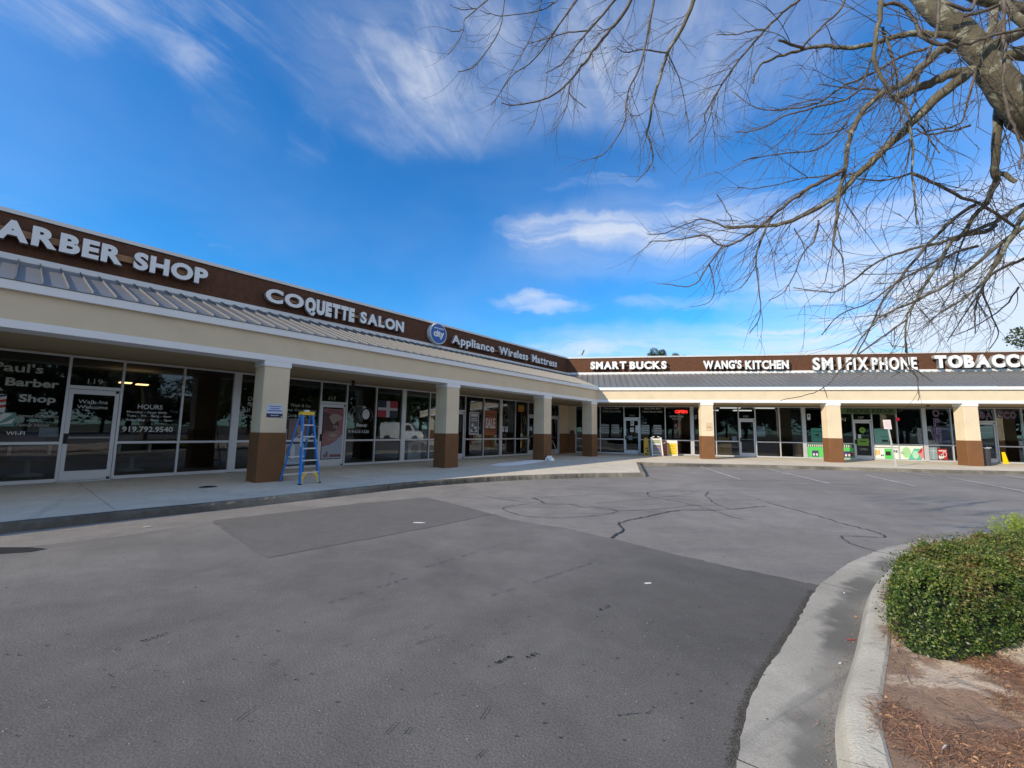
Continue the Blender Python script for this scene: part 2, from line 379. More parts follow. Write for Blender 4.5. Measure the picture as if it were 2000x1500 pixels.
# island curb line (foot of the curb face), far end first
ISL = catmull([(16, 7.6), (10, 6.9), (7, 6.2), (5.5, 5.62), (4.4, 4.95), (3.66, 4.36), (3.3, 4.05), (2.91, 3.64), (2.6, 3.3), (2.32, 3.0), (1.97, 2.64), (1.7, 2.35), (1.5, 2.08), (1.22, 1.66), (.8, 1.0), (.3, .2), (-.5, -1.2), (-2, -4)], 8)
ISL = np.array(ISL)
tg = np.gradient(ISL, axis=0); tg /= np.linalg.norm(tg, axis=1)[:, None]; NI = np.stack([-tg[:, 1], tg[:, 0]], 1)   # into the island
def isl_off(d): return ISL + NI * d

# newer asphalt overlay of the near lane
gut = isl_off(-.35)
seam_far = [unpr(966, 1004, ASPH), unpr(997, 1015, ASPH), unpr(1100, 1031, ASPH), unpr(1190, 1051, ASPH), unpr(1330, 1086, ASPH), unpr(1400, 1102, ASPH), unpr(1547, 1133, ASPH), unpr(1580, 1140, ASPH)]
i0 = int(np.argmin(np.linalg.norm(gut - seam_far[-1][:2], axis=1)))
_sf = []
for a_, b_ in zip(seam_far[:-1], seam_far[1:]):
    for u_ in np.linspace(0, 1, 9)[:-1]: q_ = a_ + (b_ - a_) * u_; _sf.append(np.array([q_[0] + RNG.normal(0, .012), q_[1] + RNG.normal(0, .018), 0]))
seam_far = _sf + [seam_far[-1]]
newp = [tuple(p[:2]) for p in seam_far[:-1]] + [tuple(p) for p in gut[i0:len(gut) - 2]]
newp += [(-30, -4), (-30, -1.0)] + [tuple(unpr(x, y, ASPH)[:2]) for x, y in ((-700, 1440), (-300, 1130), (0, 1075), (250, 1046), (412, 1019), (520, 1089), (700, 1055), (860, 1025))]
_p = unpr(800, 1165, ASPH); wear_gradient(A_NEW, _p, (-.45, .89), -2.6, 3.2, (1.52, 1.53, 1.56))
tag(poly_sheet('asphalt_overlay', newp, ASPH + .004, A_NEW), kind='structure')
pat0 = [unpr(x, y, ASPH) for x, y in ((412, 1018), (520, 1091), (700, 1057), (860, 1027), (962, 1005), (900, 988), (833, 972), (700, 984), (560, 1001))]
pat = []
for a_, b_ in zip(pat0, pat0[1:] + pat0[:1]):
    for u_ in np.linspace(0, 1, 12)[:-1]: q_ = a_ + (b_ - a_) * u_; pat.append((q_[0] + RNG.normal(0, .012), q_[1] + RNG.normal(0, .012)))
tag(poly_sheet('asphalt_patch', pat, ASPH + .008, A_PAT), kind='structure')

# cracks sealed with tar: thin strips lying on the asphalt
TAR = mat('tar_seal', (.018, .018, .019), .55)
def strip(pts, w0, w1, z, rough=.0):
    P = catmull(pts, 6); n = len(P); P = np.array(P)
    if rough: P[:, :2] += RNG.normal(0, rough, (n, 2))
    t = np.gradient(P, axis=0); t /= np.linalg.norm(t, axis=1)[:, None] + 1e-9; nn = np.stack([-t[:, 1], t[:, 0]], 1)
    w = w0 + (w1 - w0) * np.linspace(0, 1, n); w = w * (.6 + .8 * RNG.random(n))
    A = P + nn * w[:, None] / 2; B = P - nn * w[:, None] / 2
    V = [(a[0], a[1], z) for a in A] + [(b[0], b[1], z) for b in B]
    return V, [(i, i + 1, n + i + 1, n + i) for i in range(n - 1)]
def ck(pl, w=.03, rough=.012):
    b = MB(); V, F = strip([unpr(x, y, ASPH)[:2] for x, y in pl], w, w * .8, ASPH + .012, rough); b.add(V, F)
    o = b.build('tar_crack', TAR, lot); return o
for pl, w in (([(940, 969), (1000, 978), (1060, 984), (1130, 986), (1200, 997), (1185 + 10, 1003), (1150, 1009), (1070, 1012), (1020, 1008), (987, 998), (985, 992), (1010, 987), (1040, 984)], .03),
              ([(1040, 973), (1150, 967), (1240, 963), (1330, 955), (1345, 954)], .025), ([(1040, 973), (1055, 979), (1065, 984)], .05),
              ([(1110, 986), (1170, 995), (1235, 998), (1300, 994), (1350, 988), (1400, 989)], .035), ([(1160, 984), (1220, 979), (1290, 972), (1340, 966), (1360, 962)], .025),
              ([(1195, 1052), (1205, 1044), (1217, 1036), (1207, 1024), (1225, 1018), (1250, 1012), (1290, 1004), (1330, 997), (1400, 997), (1460, 992), (1497, 989)], .05),
              ([(1265, 962), (1268, 970), (1300, 976), (1345, 985), (1400, 1000), (1425, 1009), (1450, 1015)], .03), ([(1265, 962), (1310, 960), (1380, 961), (1390, 963)], .025),
              ([(1385, 961), (1378, 968), (1385, 975), (1395, 983), (1425, 994)], .03), ([(1380, 965), (1400, 968), (1440, 967), (1470, 972), (1508, 985)], .03),
              ([(1508, 985), (1560, 998), (1610, 1012), (1650, 1024), (1700, 1037), (1724, 1045), (1727, 1049), (1718, 1050), (1640, 1048)], .04),
              ([(1640, 1048), (1660, 1062), (1700, 1075), (1745, 1086)], .03), ([(1545, 991), (1620, 995), (1700, 1003), (1790, 1015)], .02),
              ([(1240, 998), (1300, 1000), (1360, 996)], .02), ([(1640, 958), (1680, 955), (1760, 960)], .02), ([(1300, 975), (1400, 978), (1480, 976)], .018)):
    ck(pl, w * .52)
# fine hairline cracks and dark skid nicks across the near lane
nick = MB()
for k in range(26):
    x = random.uniform(0, 1450); y = random.uniform(1060, 1480); p = unpr(x, y, ASPH)
    a = math.radians(random.gauss(52, 14)); L = random.uniform(.02, .12) * (1 if random.random() < .85 else 2.2)
    pts = [(p[0] + math.cos(a) * L * t, p[1] + math.sin(a) * L * t + random.gauss(0, .004)) for t in (-.5, -.2, .1, .5)]
    V, F = strip(pts, .005, .002, ASPH + .013, .002); nick.add(V, F)
for (x0, y0, x1, y1) in ((225, 1272, 330, 1238), (640, 1180, 800, 1130), (960, 1165, 1165, 1098), (830, 1110, 1010, 1055), (970, 1298, 998, 1284), (1030, 1288, 1048, 1279), (1168, 1196, 1190, 1185)):
    a = unpr(x0, y0, ASPH); b_ = unpr(x1, y1, ASPH); n = 9
    for j in range(n):
        if random.random() < .35: continue
        t0 = j / n; t1 = (j + random.uniform(.4, .9)) / n
        pts = [tuple((a + (b_ - a) * (t0 + (t1 - t0) * u))[:2] + RNG.normal(0, .008, 2)) for u in (0, .4, .7, 1)]
        V, F = strip(pts, .007, .003, ASPH + .013, .003); nick.add(V, F)
tag(nick.build('surface_cracks', TAR, lot), kind='stuff')
# cast shadow at far left, painted as a dark patch on the asphalt
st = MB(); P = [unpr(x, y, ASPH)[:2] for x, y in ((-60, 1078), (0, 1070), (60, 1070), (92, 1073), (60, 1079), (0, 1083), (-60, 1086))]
st.quad([(p[0], p[1], ASPH + .0075) for p in P]); st.build('painted_shadow', flat('shadow_dark', (.030, .030, .033), rough=.5), lot)
# parking stall lines
LINE = mat('worn_line_paint', (.50, .50, .48), .8, var=.3, vscale=8, coords='World', dirt=((.2, .2, .2), 14, .45, .62, .85))
for (a, b_) in (((1363, 910), (1446, 937)), ((1500, 916.5), (1620, 945)), ((1690, 928), (1790, 951)), ((1850, 932), (2040, 968)), ((1742, 919), (1830, 932)), ((1960, 928), (2250, 975))):
    p = unpr(*a, ASPH)[:2]; q = unpr(*b_, ASPH)[:2]
    V, F = strip([p, (p + q) / 2, q], .10, .10, ASPH + .012); b = MB(); b.add(V, F); b.build('stall_line', LINE, lot)

# ------------------------------------------------------------------ sidewalk slabs + curb
CONC = ground_mat('sidewalk_concrete', (.56, .505, .405), (.62, .56, .455), (.55, .52, .47), .10, .10, 3.0, bumpd=.002, streak=(math.radians(50), .5, (.36, .34, .31)))
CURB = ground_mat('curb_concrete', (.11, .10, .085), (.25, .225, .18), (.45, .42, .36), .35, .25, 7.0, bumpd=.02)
GUT = ground_mat('gutter_concrete', (.35, .325, .275), (.44, .41, .35), (.5, .48, .42), .10, .16, 1.0, bumpd=.0018, streak=(math.radians(-32), .85, (.15, .148, .14)))
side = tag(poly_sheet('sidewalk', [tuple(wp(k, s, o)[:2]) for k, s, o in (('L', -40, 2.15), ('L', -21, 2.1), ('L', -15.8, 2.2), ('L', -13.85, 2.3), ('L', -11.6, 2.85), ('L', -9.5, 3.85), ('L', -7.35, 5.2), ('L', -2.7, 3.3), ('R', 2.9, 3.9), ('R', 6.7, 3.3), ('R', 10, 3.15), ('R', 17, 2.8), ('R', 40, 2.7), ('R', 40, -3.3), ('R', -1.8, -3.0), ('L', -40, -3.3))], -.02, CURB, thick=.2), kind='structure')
LC = [(-40, 2.25), (-30, 2.28), (-21.03, 2.28), (-18.4, 2.42), (-15.84, 2.40), (-13.85, 2.5), (-11.66, 3.08), (-9.43, 4.16), (-7.24, 5.62)]
LCs = catmull([p for p in LC], 10)
lx = np.array([p[0] for p in LCs]); ly = np.array([p[1] for p in LCs])
def oL(s): return float(np.interp(s, lx, ly)) if s <= -7.24 else float(np.interp(s, [-7.24, -2.54], [5.62, 3.48]))
def oR(s): return float(np.interp(s, [1.82, 2.9, 6.76, 10.3, 13.5, 17, 40], [3.91, 4.08, 3.5, 3.38, 3.4, 2.97, 2.9]))
def slab(k, s0, s1, fn, g=.006, inner=SF - .12, extra=None):
    n = max(2, int((s1 - s0) / .4)); ss = np.linspace(s0 + g, s1 - g, n + 1)
    pts = [tuple(wp(k, s, inner)[:2]) for s in (s0 + g, s1 - g)] + [tuple(wp(k, s, fn(s) - .15)[:2]) for s in ss[::-1]]
    poly_sheet('slab', pts, 0.0, CONC, side, thick=.02)
sj = [-36.86, -33.46, -30.06, -26.66, -23.26, -19.86, -16.5, -13.4, -10.5, -7.24, -4.9, -2.54]
for a, b_ in zip(sj[:-1], sj[1:]): slab('L', a, b_, oL)
cpt = [tuple(wp('L', -2.54 + .006, -3.1)[:2]), tuple(wp('L', 1.8, -3.1)[:2]), tuple(wp('R', 1.82 - .006, -3.1)[:2]), tuple(wp('R', 1.82 - .006, 3.7)[:2]), tuple(wp('L', -2.54 + .006, 3.3)[:2])]
poly_sheet('slab', cpt, 0.0, CONC, side, thick=.02)
rj = [1.82, 4.8, 7.8, 10.8, 13.8, 16.8, 19.8, 22.8, 26, 30, 34, 38]
for a, b_ in zip(rj[:-1], rj[1:]): slab('R', a, b_, oR)
def curb_run(name, line, segs, inward, par, mt, w=.15, top=.002, face_z=ASPH - .03, jag=.006):
    """line: Nx2 world points on outer top edge; inward: sign of the normal that points to the pavement"""
    P = np.array(line); t = np.gradient(P, axis=0); t /= np.linalg.norm(t, axis=1)[:, None]; nn = np.stack([-t[:, 1], t[:, 0]], 1) * inward
    cum = np.concatenate([[0], np.cumsum(np.linalg.norm(np.diff(P, axis=0), axis=1))])
    L = cum[-1]; k = int(round(L / segs)); edges = np.linspace(0, L, k + 1)
    for i in range(k):
        ss = np.linspace(edges[i] + .0008, edges[i + 1] - .0008, max(3, int((edges[i + 1] - edges[i]) / .06)))
        X = np.stack([np.interp(ss, cum, P[:, 0]), np.interp(ss, cum, P[:, 1])], 1); N = np.stack([np.interp(ss, cum, nn[:, 0]), np.interp(ss, cum, nn[:, 1])], 1)
        j = RNG.normal(0, jag, len(ss)); j = np.convolve(j, [.25, .5, .25], 'same') + RNG.normal(0, jag * .35, len(ss))
        j2 = np.abs(RNG.normal(0, jag, len(ss)))
        prof = [(X - N * .03 + N * j[:, None] * .5, np.full(len(ss), face_z)), (X + N * (j[:, None]), np.full(len(ss), top - .03) - j2), (X + N * (.014 + j2[:, None] * 1.5), top - j2 * .4), (X + N * w, np.full(len(ss), top)), (X + N * w, np.full(len(ss), -.15))]
        V = []; 
        for q, z in prof: V += [(q[a][0], q[a][1], z[a]) for a in range(len(ss))]
        n = len(ss); F = []
        for a in range(len(prof) - 1):
            for b__ in range(n - 1):
                q4 = (a * n + b__, a * n + b__ + 1, (a + 1) * n + b__ + 1, (a + 1) * n + b__)
                F.append(q4 if inward < 0 else q4[::-1])
        me = np_mesh(name, V, F, mt); bm = bmesh.new(); bm.from_mesh(me); bmesh.ops.recalc_face_normals(bm, faces=bm.faces)
        up = sum(f.normal.z * f.calc_area() for f in bm.faces)
        if up < 0: bmesh.ops.reverse_faces(bm, faces=bm.faces)
        bm.to_mesh(me); bm.free(); mobj(name, me, par)
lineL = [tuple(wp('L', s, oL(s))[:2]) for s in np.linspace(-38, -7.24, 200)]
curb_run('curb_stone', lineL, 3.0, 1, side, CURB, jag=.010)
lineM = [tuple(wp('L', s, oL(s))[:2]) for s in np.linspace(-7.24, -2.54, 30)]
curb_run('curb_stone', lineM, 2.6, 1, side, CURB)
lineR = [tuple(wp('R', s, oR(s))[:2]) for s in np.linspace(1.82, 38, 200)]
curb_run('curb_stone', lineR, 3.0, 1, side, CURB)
# drain cover in the walk
dc = MB(); p = unpr(406, 951, 0); dc.lathe([(.0, .006), (.16, .006), (.17, .0)], 24)
for i in range(-3, 4): dc.box(-.12, .12, i * .036 - .006, i * .036 + .006, .006, .011)
tag(dc.build('drain_cover', flat('cast_iron', (.018, .018, .018), rough=.7), None, Matrix.Translation((p[0], p[1], 0))), 'small round black drain cover in the walk left of the ladder', 'drain cover')

# ------------------------------------------------------------------ island: gutter pan, curb, mulch
isl = empty('planting_island'); isl['kind'] = 'structure'
gut_z = lambda d: ASPH + .006 + np.interp(d, [-.40, -.12, 0], [0, -.004, .004])
cumI = np.concatenate([[0], np.cumsum(np.linalg.norm(np.diff(ISL, axis=0), axis=1))])
def sweep(name, prof, seg, phase, mt, jag=.0, jagi=(0,)):
    L = cumI[-1]; edges = np.arange(phase, L, seg); edges = np.concatenate([[0], edges, [L]])
    for i in range(len(edges) - 1):
        if edges[i + 1] - edges[i] < .1: continue
        ss = np.linspace(edges[i] + .004, edges[i + 1] - .004, max(3, int((edges[i + 1] - edges[i]) / .04)))
        n = len(ss); X = np.stack([np.interp(ss, cumI, ISL[:, 0]), np.interp(ss, cumI, ISL[:, 1])], 1); N = np.stack([np.interp(ss, cumI, NI[:, 0]), np.interp(ss, cumI, NI[:, 1])], 1)
        V = []
        for pi, (d, z) in enumerate(prof):
            j = (np.convolve(RNG.normal(0, jag, n), [.2, .6, .2], 'same') if pi in jagi and jag else np.zeros(n))
            q = X + N * (d + j)[:, None]; V += [(q[a][0], q[a][1], z) for a in range(n)]
        F = [(a * n + b_, (a + 1) * n + b_, (a + 1) * n + b_ + 1, a * n + b_ + 1) for a in range(len(prof) - 1) for b_ in range(n - 1)]
        me = np_mesh(name, V, F, mt)
        at_ = me.attributes.new('across', 'FLOAT', 'POINT'); at_.data.foreach_set('value', np.repeat([p_[0] for p_ in prof], n).astype(np.float32))
        bm = bmesh.new(); bm.from_mesh(me)
        if sum(f.normal.z * f.calc_area() for f in bm.faces) < 0: bmesh.ops.reverse_faces(bm, faces=bm.faces)
        bm.to_mesh(me); bm.free(); mobj(name, me, isl)
gutter_stain(GUT)
sweep('gutter_pan', [(-.385, ASPH - .05), (-.375, ASPH + .010), (-.28, ASPH + .008), (-.20, ASPH + .006), (-.12, ASPH + .004), (-.03, ASPH + .002), (.02, ASPH + .012)], 3.05, 1.1, GUT, jag=.006, jagi=(0, 1))
CURBI = ground_mat('island_curb_concrete', (.42, .385, .31), (.52, .48, .39), (.5, .48, .42), .14, .14, 4.0, bumpd=.004, streak=(math.radians(20), .5, (.27, .25, .20)))
sweep('curb_stone', [(-.004, ASPH), (.006, ASPH + .02), (.030, -.045), (.045, -.018), (.065, -.004), (.09, 0.0), (.17, 0.0), (.185, -.012), (.19, -.10)], 3.05, 1.1, CURBI, jag=.002, jagi=(4, 5, 6))

# mulch surface
def sdist(X, Y):
    P = np.stack([X.ravel(), Y.ravel()], 1); out = np.empty(len(P))
    for a in range(0, len(P), 4000):
        d = P[a:a + 4000, None, :] - ISL[None]; dd = (d ** 2).sum(2); i = dd.argmin(1)
        out[a:a + 4000] = (d[np.arange(len(i)), i] * NI[i]).sum(1)
    return out.reshape(X.shape)
class VN:
    def __init__(s, seed, n=64): s.g = np.random.default_rng(seed).random((n, n)); s.n = n
    def __call__(s, x, y):
        xi = np.floor(x).astype(int); yi = np.floor(y).astype(int); fx = x - xi; fy = y - yi; fx = fx * fx * (3 - 2 * fx); fy = fy * fy * (3 - 2 * fy); g = s.g; n = s.n
        a = g[xi % n, yi % n]; b = g[(xi + 1) % n, yi % n]; c = g[xi % n, (yi + 1) % n]; d = g[(xi + 1) % n, (yi + 1) % n]
        return (a * (1 - fx) + b * fx) * (1 - fy) + (c * (1 - fx) + d * fx) * fy
vn = VN(3); vn2 = VN(4)
def mulch_h(X, Y):
    h = .045 * (vn(X * 1.7, Y * 1.7) - .5) + .035 * (vn2(X * 5, Y * 5) - .5) + .02 * (vn(X * 14, Y * 14) - .5) + .010 * (vn2(X * 33, Y * 33) - .5)
    return h
def mulch_z(x, y, d): 
    return -.015 + mulch_h(x, y) * np.clip((d - .17) / .2, .15, 1) + .05 * np.clip((d - .2) / 1.0, 0, 1)
MUL = bpy.data.materials.new('mulch_soil'); MUL.use_nodes = True
t = NT(MUL.node_tree); b = MUL.node_tree.nodes['Principled BSDF']; pos = t.new('ShaderNodeNewGeometry').outputs['Position']
px_, py_, pz_ = t.sep(pos)
f1 = t.ramp(t.math('ADD', t.noise(pos, 2.2, 6.0, .65, .4), t.math('MULTIPLY', t.math('SUBTRACT', px_, 2.40), .26)), .50, .62)
dirt = t.mix(t.noise(pos, 40, 5, .7), (.22, .135, .09, 1), (.44, .29, .20, 1)); sand = t.mix(t.noise(pos, 25, 5, .7), (.62, .48, .35, 1), (.80, .66, .51, 1))
c = t.mix(f1, dirt, sand); c = t.mix(t.ramp(t.noise(pos, 60, 3, .6), .56, .72, 0, .7), c, (.05, .028, .018, 1))
t.l.new(c, b.inputs['Base Color']); b.inputs['Roughness'].default_value = .95
bn = t.new('ShaderNodeBump'); bn.inputs['Strength'].default_value = 1.0; bn.inputs['Distance'].default_value = .018; t.l.new(t.noise(pos, 70, 5, .75), bn.inputs['Height']); t.l.new(bn.outputs[0], b.inputs['Normal'])
def grid(name, x0, x1, y0, y1, st, hole=None):
    xs = np.arange(x0, x1 + st / 2, st); ys = np.arange(y0, y1 + st / 2, st); X, Y = np.meshgrid(xs, ys, indexing='ij'); Dd = sdist(X, Y)
    Z = mulch_z(X, Y, Dd); Z = np.where(Dd < .14, -.3, Z); nx, ny = X.shape
    V = np.stack([X, Y, Z], 2).reshape(-1, 3); idx = np.arange(nx * ny).reshape(nx, ny)
    F = np.stack([idx[:-1, :-1], idx[1:, :-1], idx[1:, 1:], idx[:-1, 1:]], 2).reshape(-1, 4)
    ok = (Dd.reshape(-1)[F] > -.06).any(1)
    if hole is not None:
        c_ = V[F].mean(1); ok &= ~((c_[:, 0] > hole[0]) & (c_[:, 0] < hole[1]) & (c_[:, 1] > hole[2]) & (c_[:, 1] < hole[3]))
    return mobj(name, np_mesh(name, V, F[ok], MUL, True), isl)
grid('mulch_bed', .8, 5.0, .8, 5.2, .025)
grid('mulch_bed', -3, 16, -4, 8, .1, (.8, 5.0, .8, 5.2))
# pine straw, twigs, leaf litter
def litter(name, n, Lr, wr, mt, box, dens, curve=.25, flatl=False, zoff=.004, par=None, dmin=.17, zc=None):
    V = []; F = []; cnt = 0; tries = 0
    X = RNG.uniform(box[0], box[1], n * 6); Y = RNG.uniform(box[2], box[3], n * 6); Dd = sdist(X, Y); keep = (Dd > dmin) & (RNG.random(len(X)) < dens(X, Y, Dd)); X = X[keep][:n]; Y = Y[keep][:n]; Dd = Dd[keep][:n]
    Z = mulch_z(X, Y, Dd) if zc is None else np.full(X.shape, zc)
    if zc is None: Z = np.maximum(Z, np.where(Dd < .19, .002, -1)) + zoff
    m = len(X); A = RNG.uniform(0, 2 * math.pi, m); L = RNG.uniform(*Lr, m); W_ = RNG.uniform(*wr, m); K = RNG.normal(0, curve, m); T = RNG.normal(0, .18, m)
    for i in range(m):
        o = len(V); ca, sa = math.cos(A[i]), math.sin(A[i])
        for j, (u, ww) in enumerate(((-.5, .3 if flatl else .8), (0, 1), (.5, .1 if flatl else .5))):
            bx = u * L[i]; by = K[i] * L[i] * u * u; zz = Z[i] + T[i] * bx * .5 + (.004 if j == 1 else 0) + (abs(T[i]) * L[i] * .3)
            for sg in (-1, 1):
                yy = by + sg * W_[i] * ww / 2
                V.append((X[i] + ca * bx - sa * yy, Y[i] + sa * bx + ca * yy, zz + sg * W_[i] * .25 * (1 if flatl else 0)))
        F += [(o, o + 2, o + 3, o + 1), (o + 2, o + 4, o + 5, o + 3)]
    return mobj(name, np_mesh(name, V, F, mt), par if par is not None else isl)
STRAW = mat('pine_straw', (.30, .155, .088), .85, island=.75); LEAFD = mat('dead_leaf', (.42, .24, .13), .8, island=.6); TWG = mat('dead_twig', (.07, .05, .038), .9, island=.4)
cl = VN(9)
dens = lambda X, Y, Dd: np.clip((cl(X * 3.1, Y * 3.1) - .40) * 2.6 + np.where(Dd < .35, .30, 0), .015, 1) * np.clip(1.35 - .42 * (X - 1.8), .12, 1)
tag(litter('pine_straw', 20000, (.04, .13), (.0016, .0032), STRAW, (1.0, 4.6, 1.0, 4.2), dens, .5, dmin=.13), kind='stuff')
tag(litter('fallen_leaves', 2200, (.012, .036), (.005, .013), LEAFD, (1.0, 4.6, 1.0, 4.2), dens, .3, True), kind='stuff')
tag(litter('fallen_twigs', 420, (.05, .2), (.002, .004), TWG, (1.0, 4.6, 1.0, 4.2), lambda X, Y, D_: np.full(X.shape, .5), .7, zoff=.008, dmin=.10), kind='stuff')
tag(litter('gutter_straw', 260, (.03, .09), (.0014, .0026), STRAW, (1.0, 4.2, 1.2, 4.6), lambda X, Y, D_: np.where(D_ < -.02, np.exp((D_ + .02) * 14), 0), .5, dmin=-.36, zc=ASPH + .012), kind='stuff')
# crumbs along the gutter edge + leaf bits on gutter and asphalt
def scatter_bits(name, n, pts_fn, size, mt, z, par):
    V = []; F = []
    for i in range(n):
        x, y = pts_fn(); s = random.uniform(*size); a = random.uniform(0, 6.28); o = len(V); k = random.choice((4, 5)); 
        for j in range(k):
            r = s * random.uniform(.5, 1.0); V.append((x + r * math.cos(a + j * 6.28 / k), y + r * math.sin(a + j * 6.28 / k) * .7, z))
        V.append((x, y, z + s * .5))
        for j in range(k): F.append((o + j, o + (j + 1) % k, o + k))
    o_ = mobj(name, np_mesh(name, V, F, mt), par); return tag(o_, kind='stuff')
def gedge(d0, sd, i0=20, i1=None):
    def f():
        i = random.randint(i0, (i1 or len(ISL)) - 2); u = random.random(); p = ISL[i] * (1 - u) + ISL[i + 1] * u + NI[i] * random.gauss(d0, sd); return p[0], p[1]
    return f
GRIT = mat('dark_grit', (.05, .048, .045), .9, island=.5)
scatter_bits('edge_grit', 3600, gedge(-.395, .014, 50, 120), (.003, .009), GRIT, ASPH + .006, isl)
scatter_bits('edge_grit', 700, gedge(-.02, .03, 50, 120), (.002, .007), mat('leaf_crumbs', (.22, .16, .10), .9, island=.6), ASPH + .012, isl)
def apts():
    p = unpr(random.uniform(0, 1500), random.triangular(1050, 1490, 1300), ASPH); return p[0], p[1]
scatter_bits('asphalt_grit', 200, apts, (.002, .006), mat('pale_grit', (.34, .33, .31), .9, island=.5), ASPH + .010, lot)
scatter_bits('asphalt_debris', 130, apts, (.005, .013), mat('dark_debris', (.03, .026, .02), .9, island=.5), ASPH + .010, lot)
# individually visible scraps
def scrap(px, py, z, w, h, col, label, rot=0, name='litter_scrap', cat='litter'):
    p = unpr(px, py, z); b = MB(); n = 7
    vs = [(w * math.cos(6.28 * i / n) * random.uniform(.35, .5), h * math.sin(6.28 * i / n) * random.uniform(.35, .5)) for i in range(n)]
    b.prism(vs, 0.0, .004, 'z'); M = Matrix.Translation((p[0], p[1], z + .008)) @ Matrix.Rotation(rot, 4, 'Z') @ Matrix.Rotation(.12, 4, 'X')
    tag(b.build(name, flat('scrap_%d' % int(px), col), None, M), label, cat)
scrap(1649, 1160, ASPH, .07, .02, (.6, .62, .66), 'small white paper scrap at the top of the island gutter', .9)
scrap(1663, 1252, ASPH, .10, .012, (.35, .06, .04), 'thin reddish stick lying in the island gutter', .1)
scrap(1641, 1298, ASPH, .03, .015, (.65, .65, .65), 'tiny white crumb of litter in the gutter beside the curb', .4)
scrap(1672, 1207, ASPH, .05, .03, (.42, .22, .13), 'curled tan leaf in the gutter against the curb', .8)
scrap(1845, 1463, .03, .05, .007, (.58, .56, .54), 'white plastic sliver on the mulch at the bottom', .5)
scrap(818, 1022, ASPH, .22, .05, (.6, .62, .62), 'flat white scrap on the dark asphalt patch', 0)
scrap(1265, 1141, ASPH, .10, .03, (.62, .62, .6), 'pale flake of litter on the lane left of the hedge', .2)
scrap(287, 1030, ASPH, .12, .04, (.5, .48, .42), 'pale scrap on the asphalt by the left curb', .5)

# ------------------------------------------------------------------ the shopping strip
bld = empty('strip_mall', Matrix.Identity(4), 'L-shaped one-storey shopping strip with beige columns, brown sign band and grey metal canopy roof', 'building')
def bpart(name, mb, mats, k, s=0.0, o=0.0, z=0.0): return mb.build(name, mats, bld, at(k, s, o, z))
LEND, REND = -36.0, 36.0
colS = {'L': [-22.5, -28.5, -16.506, -10.523, -4.527, 0.0], 'R': [6.066, 12.088, 17.974, 23.9, 29.9]}
CWD = .605
def column_mesh():
    b = MB(); w = CWD
    def ring(z, e=0.0, c=.012):
        a0, a1, b0, b1 = -w - e, e, -e, w + e
        return [(a0 + c, b0, z), (a1 - c, b0, z), (a1, b0 + c, z), (a1, b1 - c, z), (a1 - c, b1, z), (a0 + c, b1, z), (a0, b1 - c, z), (a0, b0 + c, z)]
    lv = [(0, .014, 1), (Z_ZB, .014, 1), (Z_ZB + .014, 0, 0), (2.85, 0, 0), (2.85, .02, 2), (Z_SOF - .002, .02, 2)]
    for i in range(len(lv) - 1):
        r0 = ring(lv[i][0], lv[i][1]); r1 = ring(lv[i + 1][0], lv[i + 1][1])
        mi = {0: 1, 1: 1, 2: 0, 3: 2, 4: 2}[i]
        b.add(r0 + r1, [(j, (j + 1) % 8, (j + 1) % 8 + 8, j + 8) for j in range(8)], mi)
    return b.mesh('column', [BEIGE, BROWN, WHITE])
cme = column_mesh()
for k in colS:
    for s in colS[k]: mobj('column', cme, bld, at(k, s + (.0 if k == 'L' else .0)))

def run(k, s0, s1, o0, o1, z0, z1, mt, name, ends=True):
    """horizontal member from s0 to s1 whose corner end is mitred; o0 = back, o1 = front"""
    b = MB()
    def lim(s, o): 
        if s is None: return -o * TB if k == 'L' else o * TB
        return s
    a0, a1, c0, c1 = lim(s0, o0), lim(s1, o0), lim(s0, o1), lim(s1, o1)
    P = [(a0, -o0), (a1, -o0), (c1, -o1), (c0, -o1)]
    b.prism(P, z0, z1, 'z'); me = b.mesh(name, mt); bm = bmesh.new(); bm.from_mesh(me); bmesh.ops.recalc_face_normals(bm, faces=bm.faces); bm.to_mesh(me); bm.free()
    return mobj(name, me, bld, at(k, 0))
for k, s0, s1 in (('L', LEND, None), ('R', None, REND)):
    run(k, s0, s1, -.50, 0.0, Z_LT - .002, Z_UB + .01, BEIGE, 'beam')
    run(k, s0, s1, -.54, .022, Z_SOF, Z_LT, WHITE, 'beam_trim')
    run(k, s0, s1, -.30, .085, Z_UB, Z_EAVE - .018, WHITE, 'fascia')
    run(k, s0, s1, SF - .25, -.56, Z_SOF + .012, Z_SOF + .06, SOFFIT, 'soffit')
    run(k, s0, s1, SF - .16, SF - .02, Z_HEAD, Z_SOF + .011, SOFFIT, 'header_band')
    run(k, s0, s1, PO - .35, PO, Z_TT, Z_CB, PARA, 'sign_band')
    run(k, s0, s1, PO - .36, PO + .05, Z_RT - .0, Z_TT - .002, WHITE, 'band_trim')
    run(k, s0, s1, PO - .40, PO + .045, Z_CB + .001, Z_CT, CAPM, 'parapet_cap')
    run(k, s0, s1, -14.0 if k == 'L' else -14.0, PO - .41, Z_CB - .45, Z_CB - .40, DARK, 'flat_roof')
